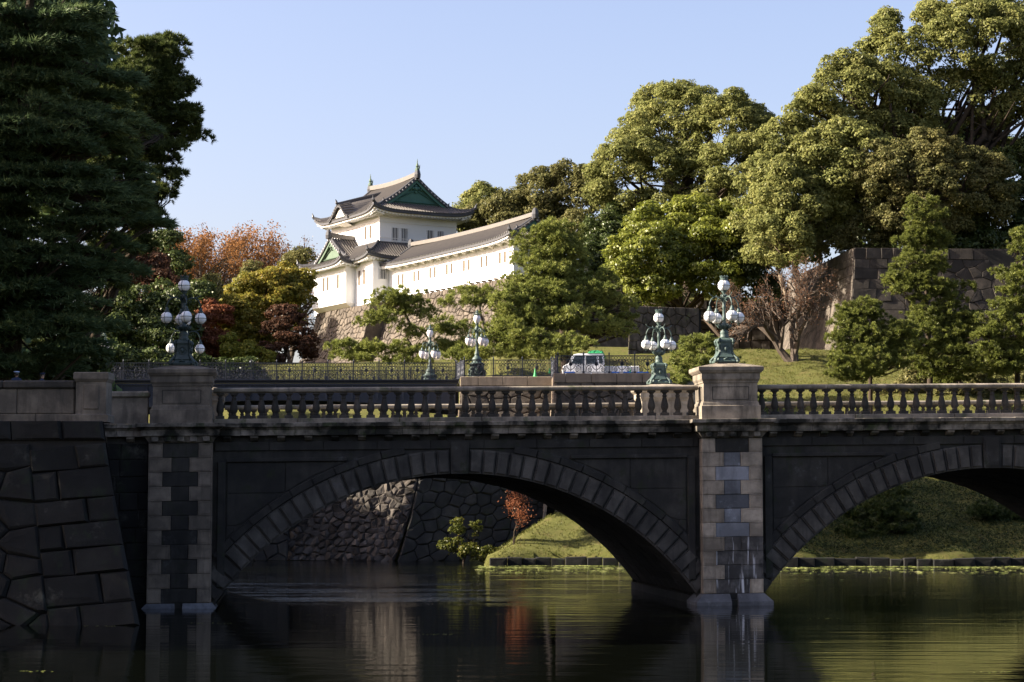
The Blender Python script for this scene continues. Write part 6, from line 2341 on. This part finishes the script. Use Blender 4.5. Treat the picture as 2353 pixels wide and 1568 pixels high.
broad_tree("ginkgo_like_tree", "bright yellow-green round tree left of the castle",
           [(615, 690, 196, 85, 60), (560, 740, 194, 55, 60), (660, 650, 198, 50, 40), (580, 660, 197, 50, 35), (690, 700, 198, 30, 50), (545, 795, 194, 34, 36), (590, 775, 195, 50, 40)],
           foot(620, 199, 17.2), M['yellow'], M['bark'], r_sub=.95, leaf=.15, r0=.3, cover=1.4, nb=12, flat=.65)
broad_tree("maple_tree", "dark maroon and green maple in front of the yellow tree",
           [(655, 765, 190, 50, 30), (690, 785, 190, 30, 42), (625, 808, 189, 45, 22), (665, 725, 191, 40, 16), (700, 800, 192, 20, 30)],
           foot(650, 191, 16.8), M['maroon'], M['bark'], r_sub=.75, leaf=.13, r0=.2, cover=1.3, nb=10, flat=.5)
broad_tree("evergreen_shrub", "yellow-green shrub at the foot of the rust-red maple",
           [(560, 815, 187, 35, 25), (520, 800, 187, 25, 25), (590, 825, 187, 40, 16)],
           foot(555, 187, 16.6), M['yelgreen'], M['bark'], r_sub=.6, leaf=.12, r0=.12, cover=1.3, nb=6, cat="shrub")
broad_tree("maple_tree", "rust-red maple between the dark trees and the yellow tree",
           [(485, 760, 190, 45, 50), (460, 800, 189, 40, 35), (500, 720, 191, 30, 30), (505, 800, 189, 30, 35)],
           foot(485, 191, 16.8), M['rust'], M['bark'], r_sub=.7, leaf=.12, r0=.18, cover=1.3, nb=8, flat=.6)
broad_tree("beech_tree", "reddish-brown tree at the dark tree's lower right fringe",
           [(330, 630, 205, 60, 60), (290, 620, 204, 50, 50), (370, 680, 203, 45, 50)],
           foot(330, 206, 17), M['maroon'], M['bark'], r_sub=.9, leaf=.14, r0=.3, cover=1.2, nb=12)
broad_tree("evergreen_oak", "bluish dark evergreen between the orange zelkovas and the dark tree",
           [(385, 570, 230, 30, 40), (400, 620, 228, 30, 40)],
           foot(395, 230, 17), M['under'], M['bark'], r_sub=.9, leaf=.15, r0=.3, cover=1.3, nb=8)
broad_tree("evergreen_oak", "dark evergreen mass behind the near left lamp",
           [(300, 740, 185, 90, 80), (390, 740, 187, 60, 80), (440, 700, 192, 40, 40), (340, 800, 183, 110, 45), (440, 790, 189, 40, 30), (240, 780, 183, 60, 70)],
           foot(340, 188, 16.8), M['under'], M['bark'], r_sub=1.0, leaf=.15, r0=.4, cover=1.4, nb=14, fill=.25)
broad_tree("evergreen_oak", "dull green tree low behind the zelkova trunks",
           [(545, 690, 230, 60, 30), (480, 670, 232, 50, 30), (690, 620, 240, 40, 40), (600, 640, 235, 60, 25)],
           foot(560, 232, 17), M['camphor_d'], M['bark'], r_sub=1.0, leaf=.15, r0=.3, cover=1.2, nb=8)
# -- through the arch
bare_tree("maple_sapling", "small orange-brown maple on the bank seen through the left arch", foot(1182, 118.4), at(1150, 1118, 118.4).z, .8, 14, M['bark'], M['rust'], .075, r0=.07, depth=5, per_tip=3, leaf_z=.2, cat="small tree", first=.3)
broad_tree("bank_shrub", "yellow-tipped green shrub at the dark wall's foot, seen through the left arch",
           [(1050, 1220, 121, 14, 28), (1095, 1215, 121.5, 9, 24), (1030, 1255, 121, 20, 16), (1080, 1268, 120.6, 28, 16), (1120, 1275, 120.6, 26, 14)],
           (at(1065, 1290, 121).x, 121, .1), M['bushgreen'], M['bark'], r_sub=.24, leaf=.06, r0=.05, cover=1.0, nb=8, cat="shrub")

# -- near left conifers: a cedar and a pine behind it
cedar_m = [(160, 835, 88, 36, 30), (110, 850, 86, 60, 26), (60, 120, 86, 150, 150), (150, 60, 86, 70, 90), (60, 330, 85, 200, 120), (230, 300, 87, 130, 60), (120, 480, 85, 230, 110), (270, 430, 88, 110, 60), (60, 640, 84, 210, 110), (200, 600, 86, 150, 60), (60, 790, 83, 180, 80), (130, 740, 85, 110, 50), (240, 200, 88, 70, 60), (-120, 300, 86, 150, 300), (-100, 650, 85, 150, 200), (330, 520, 88, 60, 30)]
pine("cedar_tree", "huge dark drooping cedar filling the left edge of the picture", cedar_m,
     [(-21.8, 86, 6.4), (-21.6, 86, 12), (-21.5, 86, 18), (-21.2, 86, 24), (-21, 86, 28)], M['cedar'], M['bark'], pad=1.05, npads=560, ntuft=110, r0=.55, length=.36, width=.032, nn=7, flatz=.22, style=1, droop=.3, cat="conifer", spread=.42)
pine("black_pine", "sunlit-topped pine leaning out behind the huge dark cedar",
     [(345, 130, 93, 70, 45), (390, 110, 94, 35, 30), (350, 210, 93, 75, 45), (390, 270, 93, 70, 32), (420, 310, 93, 50, 25), (360, 350, 92, 65, 28), (380, 400, 92, 35, 14), (350, 440, 92, 60, 20), (310, 500, 91, 80, 22), (290, 560, 91, 80, 25), (235, 640, 90, 60, 30), (140, 800, 89, 50, 22), (370, 170, 93, 60, 30), (280, 270, 91, 50, 60), (270, 360, 90, 60, 50), (300, 200, 92, 40, 70), (420, 200, 94, 25, 20), (280, 440, 90, 60, 40)],
     [(-20.0, 92, 6.4), (-19.2, 92, 12), (-16.8, 92.5, 17), (-16.3, 93, 21), at(330, 180, 93), at(345, 110, 93)], M['pine_b'], M['bark'], pad=.62, npads=620, ntuft=70, r0=.35, length=.22, width=.024, flatz=.3)
# unseen trees added to shade the moat walls and bank, crowns gapped for sun
for k, (x, y) in enumerate(((-29.5, 117.5), (-29, 124.5))):
    T_ = root("bank_cedar", (x, y, 6), ["tall cedar behind the huge dark cedar, nearer of two at the iron bridge", "tall cedar behind the huge dark cedar, farther of two at the iron bridge"][k], "conifer")
    parts_ = []
    for (zc, rz_, rx_, ry_, n) in ((30, 9.5, 4.4, 5.6, 14000), (9.6, 4.2, 4.5, 5.2, 7000)):
        d = sph_pts(n)
        P = np.array([x, y, zc]) + d * np.array([rx_, ry_, rz_]) * (rng.random(n) ** .45)[:, None]
        parts_.append(leaf_quads(P, unit(d + rng.normal(size=(n, 3)) * .7), .38, .5))
    arr_obj("crown", np.concatenate(parts_), 4, M['cedar'], T_)
    obj("trunk", MB().tube([(x, y, 5), (x, y, 14), (x, y, 31)], [.45, .35, .08], 8), M['bark'], T_, smooth=True)
# dark undergrowth behind the iron bridge on the left
for k, (u, v, Y, ru, rv, lab) in enumerate(((300, 850, 160, 90, 40, "dark undergrowth bush behind the iron railing, left of the near lamp"), (430, 855, 162, 80, 36, "dark undergrowth bush behind the iron railing at the near lamp"), (530, 858, 164, 60, 30, "dark bush behind the iron railing below the rust-red maple"), (210, 840, 158, 90, 50, "dark bush behind the tulip-globe lamp at the cedar's foot"))):
    broad_tree("evergreen_shrub", lab, [(u, v, Y, ru, rv), (u + ru * .5, v + 10, Y + 1, ru * .6, rv * .8), (u - ru * .5, v + 5, Y - 1, ru * .6, rv * .8)], foot(u, Y), M['under'], M['bark'], r_sub=.8, leaf=.14, r0=.12, cover=1.4, nb=6, cat="shrub", fill=.3)
# neighbours along the left bank that keep the bridge's left half in shade
for k, (x, y, h_, r_) in enumerate(((-27, 66, 21, 5.5), (-30, 74, 24, 6.5), (-36, 58, 22, 6), (-33, 84, 24, 6.5), (-28, 97, 22, 5.5), (-30, 52, 20, 5))):
    T_ = root("cedar_tree", (x, y, 6.4), ["broad cedar on the left bank just outside the picture", "tall cedar behind the left parapet, outside the picture", "cedar farther along the left bank, outside the picture", "cedar behind the huge dark cedar, outside the picture", "cedar near the iron bridge's end, outside the picture", "cedar nearest the viewer on the left bank, outside the picture"][k], "conifer")
    n = 9000
    zf = rng.random(n) ** .8
    rad = r_ * (1 - zf) ** .8 * np.sqrt(rng.random(n)) * 1.05 + .3
    a = rng.uniform(0, 6.283, n)
    P = np.stack([x + rad * np.cos(a), y + rad * np.sin(a), 8 + (h_) * zf - .15 * rad], 1)
    V = leaf_quads(P, unit(np.stack([np.cos(a), np.sin(a), np.full(n, .8)], 1) + rng.normal(size=(n, 3)) * .5), .42, .5)
    arr_obj("crown", V, 4, M['cedar'], T_)
    obj("trunk", MB().tube([(x, y, 6), (x, y, 14), (x, y, 8 + h_ * .9)], [.5, .35, .08], 8), M['bark'], T_, smooth=True)

broad_tree("evergreen_shrub", "dark shrub hiding the trunks behind the square parapet post",
           [(190, 850, 89, 60, 28), (120, 860, 88, 60, 22)], foot(170, 89), M['under'], M['bark'], r_sub=.5, leaf=.1, r0=.1, cover=1.4, nb=6, cat="shrub", fill=.3)
# -- grass blades on the near slopes
def blades(name, x0, x1, y0, y1, n, L=.16):
    X, Y = rng.uniform(x0, x1, n), rng.uniform(y0, y1, n)
    cl = np.sin(X * 2.1 + np.sin(Y * 1.7)) * np.sin(Y * 2.3) + rng.normal(size=n) * .5
    k = cl > -.2
    X, Y = X[k], Y[k]
    Z = height(X, Y)
    ok = (Z > .3)
    X, Y, Z = X[ok], Y[ok], Z[ok]
    P = np.stack([X, Y, Z - .02], 1)
    V = tufts(P, np.tile([0, 0, 1.0], (len(P), 1)), L, .02, 4, .45, 1.0)
    o = arr_obj(name, V, 3, M['blade'], None, kind='stuff')
    o['label'] = "short tufted lawn grass on the slope"
    return o


tagp(blades("grass", -1, 30, 115, 150, 26000), "short tufted grass on the bank and slope behind the bridge")
tagp(blades("grass", 14, 45, 150, 178, 26000, .15), "sunlit short grass below the corner wall")

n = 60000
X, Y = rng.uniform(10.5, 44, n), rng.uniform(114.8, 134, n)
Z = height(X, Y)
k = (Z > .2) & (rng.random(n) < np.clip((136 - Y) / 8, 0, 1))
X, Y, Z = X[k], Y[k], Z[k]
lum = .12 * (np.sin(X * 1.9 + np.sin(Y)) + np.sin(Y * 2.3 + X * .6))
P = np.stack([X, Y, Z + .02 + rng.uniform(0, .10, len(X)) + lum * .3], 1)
o = arr_obj("bank_undergrowth", leaf_quads(P, unit(rng.normal(size=P.shape) * .6 + np.array([0, -.2, 1])), .095, .4), 4, M['ivy'], None, kind='stuff')  # dark leaf cover added to deepen the shade on the bank
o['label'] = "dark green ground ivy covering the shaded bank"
# -- floating weed near the far bank
n = 9000
X = rng.uniform(-2, 42, n)
Y = 116 - rng.exponential(4.2, n) - .3
X2 = rng.uniform(-16, 42, n)
keep = (np.sin(X * .5 + Y * 1.3) + np.sin(Y * 2.2 + X * .13) + rng.normal(size=n) * .6 > .1) & (Y > 84)
X, Y = X[keep], Y[keep]
sh_ = 116 - 1.5 * ss(3, 12, X)
Y = np.minimum(Y, sh_ - .5)
P = np.stack([X, Y, np.full(len(X), .006) + rng.uniform(0, .004, len(X))], 1)
t = rng.uniform(0, math.pi, len(P))
dx = np.stack([np.cos(t), np.sin(t) * .35, 0 * t], 1) * rng.uniform(.06, .3, len(P))[:, None]
dy = np.stack([-np.sin(t) * .5, np.cos(t) * .35, 0 * t], 1) * rng.uniform(.05, .16, len(P))[:, None]
V = np.stack([P - dx, P - dy, P + dx, P + dy], 1).reshape(-1, 3)
V[:, 2] += np.where(rng.random(len(V)) < .25, rng.uniform(0, .03, len(V)), 0)
o = arr_obj("floating_weed", V, 4, M['weed'], None, kind='stuff')
o['label'] = "thin mats of pale green weed floating near the far bank"
# bits of drifting leaf and foam nearer the camera
n = 110
P = np.stack([rng.uniform(-14, 18, n), rng.uniform(38, 66, n), np.full(n, .006)], 1)
c_ = np.repeat(P[::13], 13, axis=0)[:n] + np.stack([rng.normal(size=n) * .35, rng.normal(size=n) * .1, np.full(n, 0)], 1)
V = np.stack([c_ + np.array([-.035, 0, 0]), c_ + np.array([0, -.03, .004]), c_ + np.array([.035, 0, 0]), c_ + np.array([0, .03, .004])], 1).reshape(-1, 3)
o = arr_obj("drifting_leaves", V, 4, M['weed'], None, kind='stuff')
o['label'] = "scattered specks of leaf drifting on the dark water"
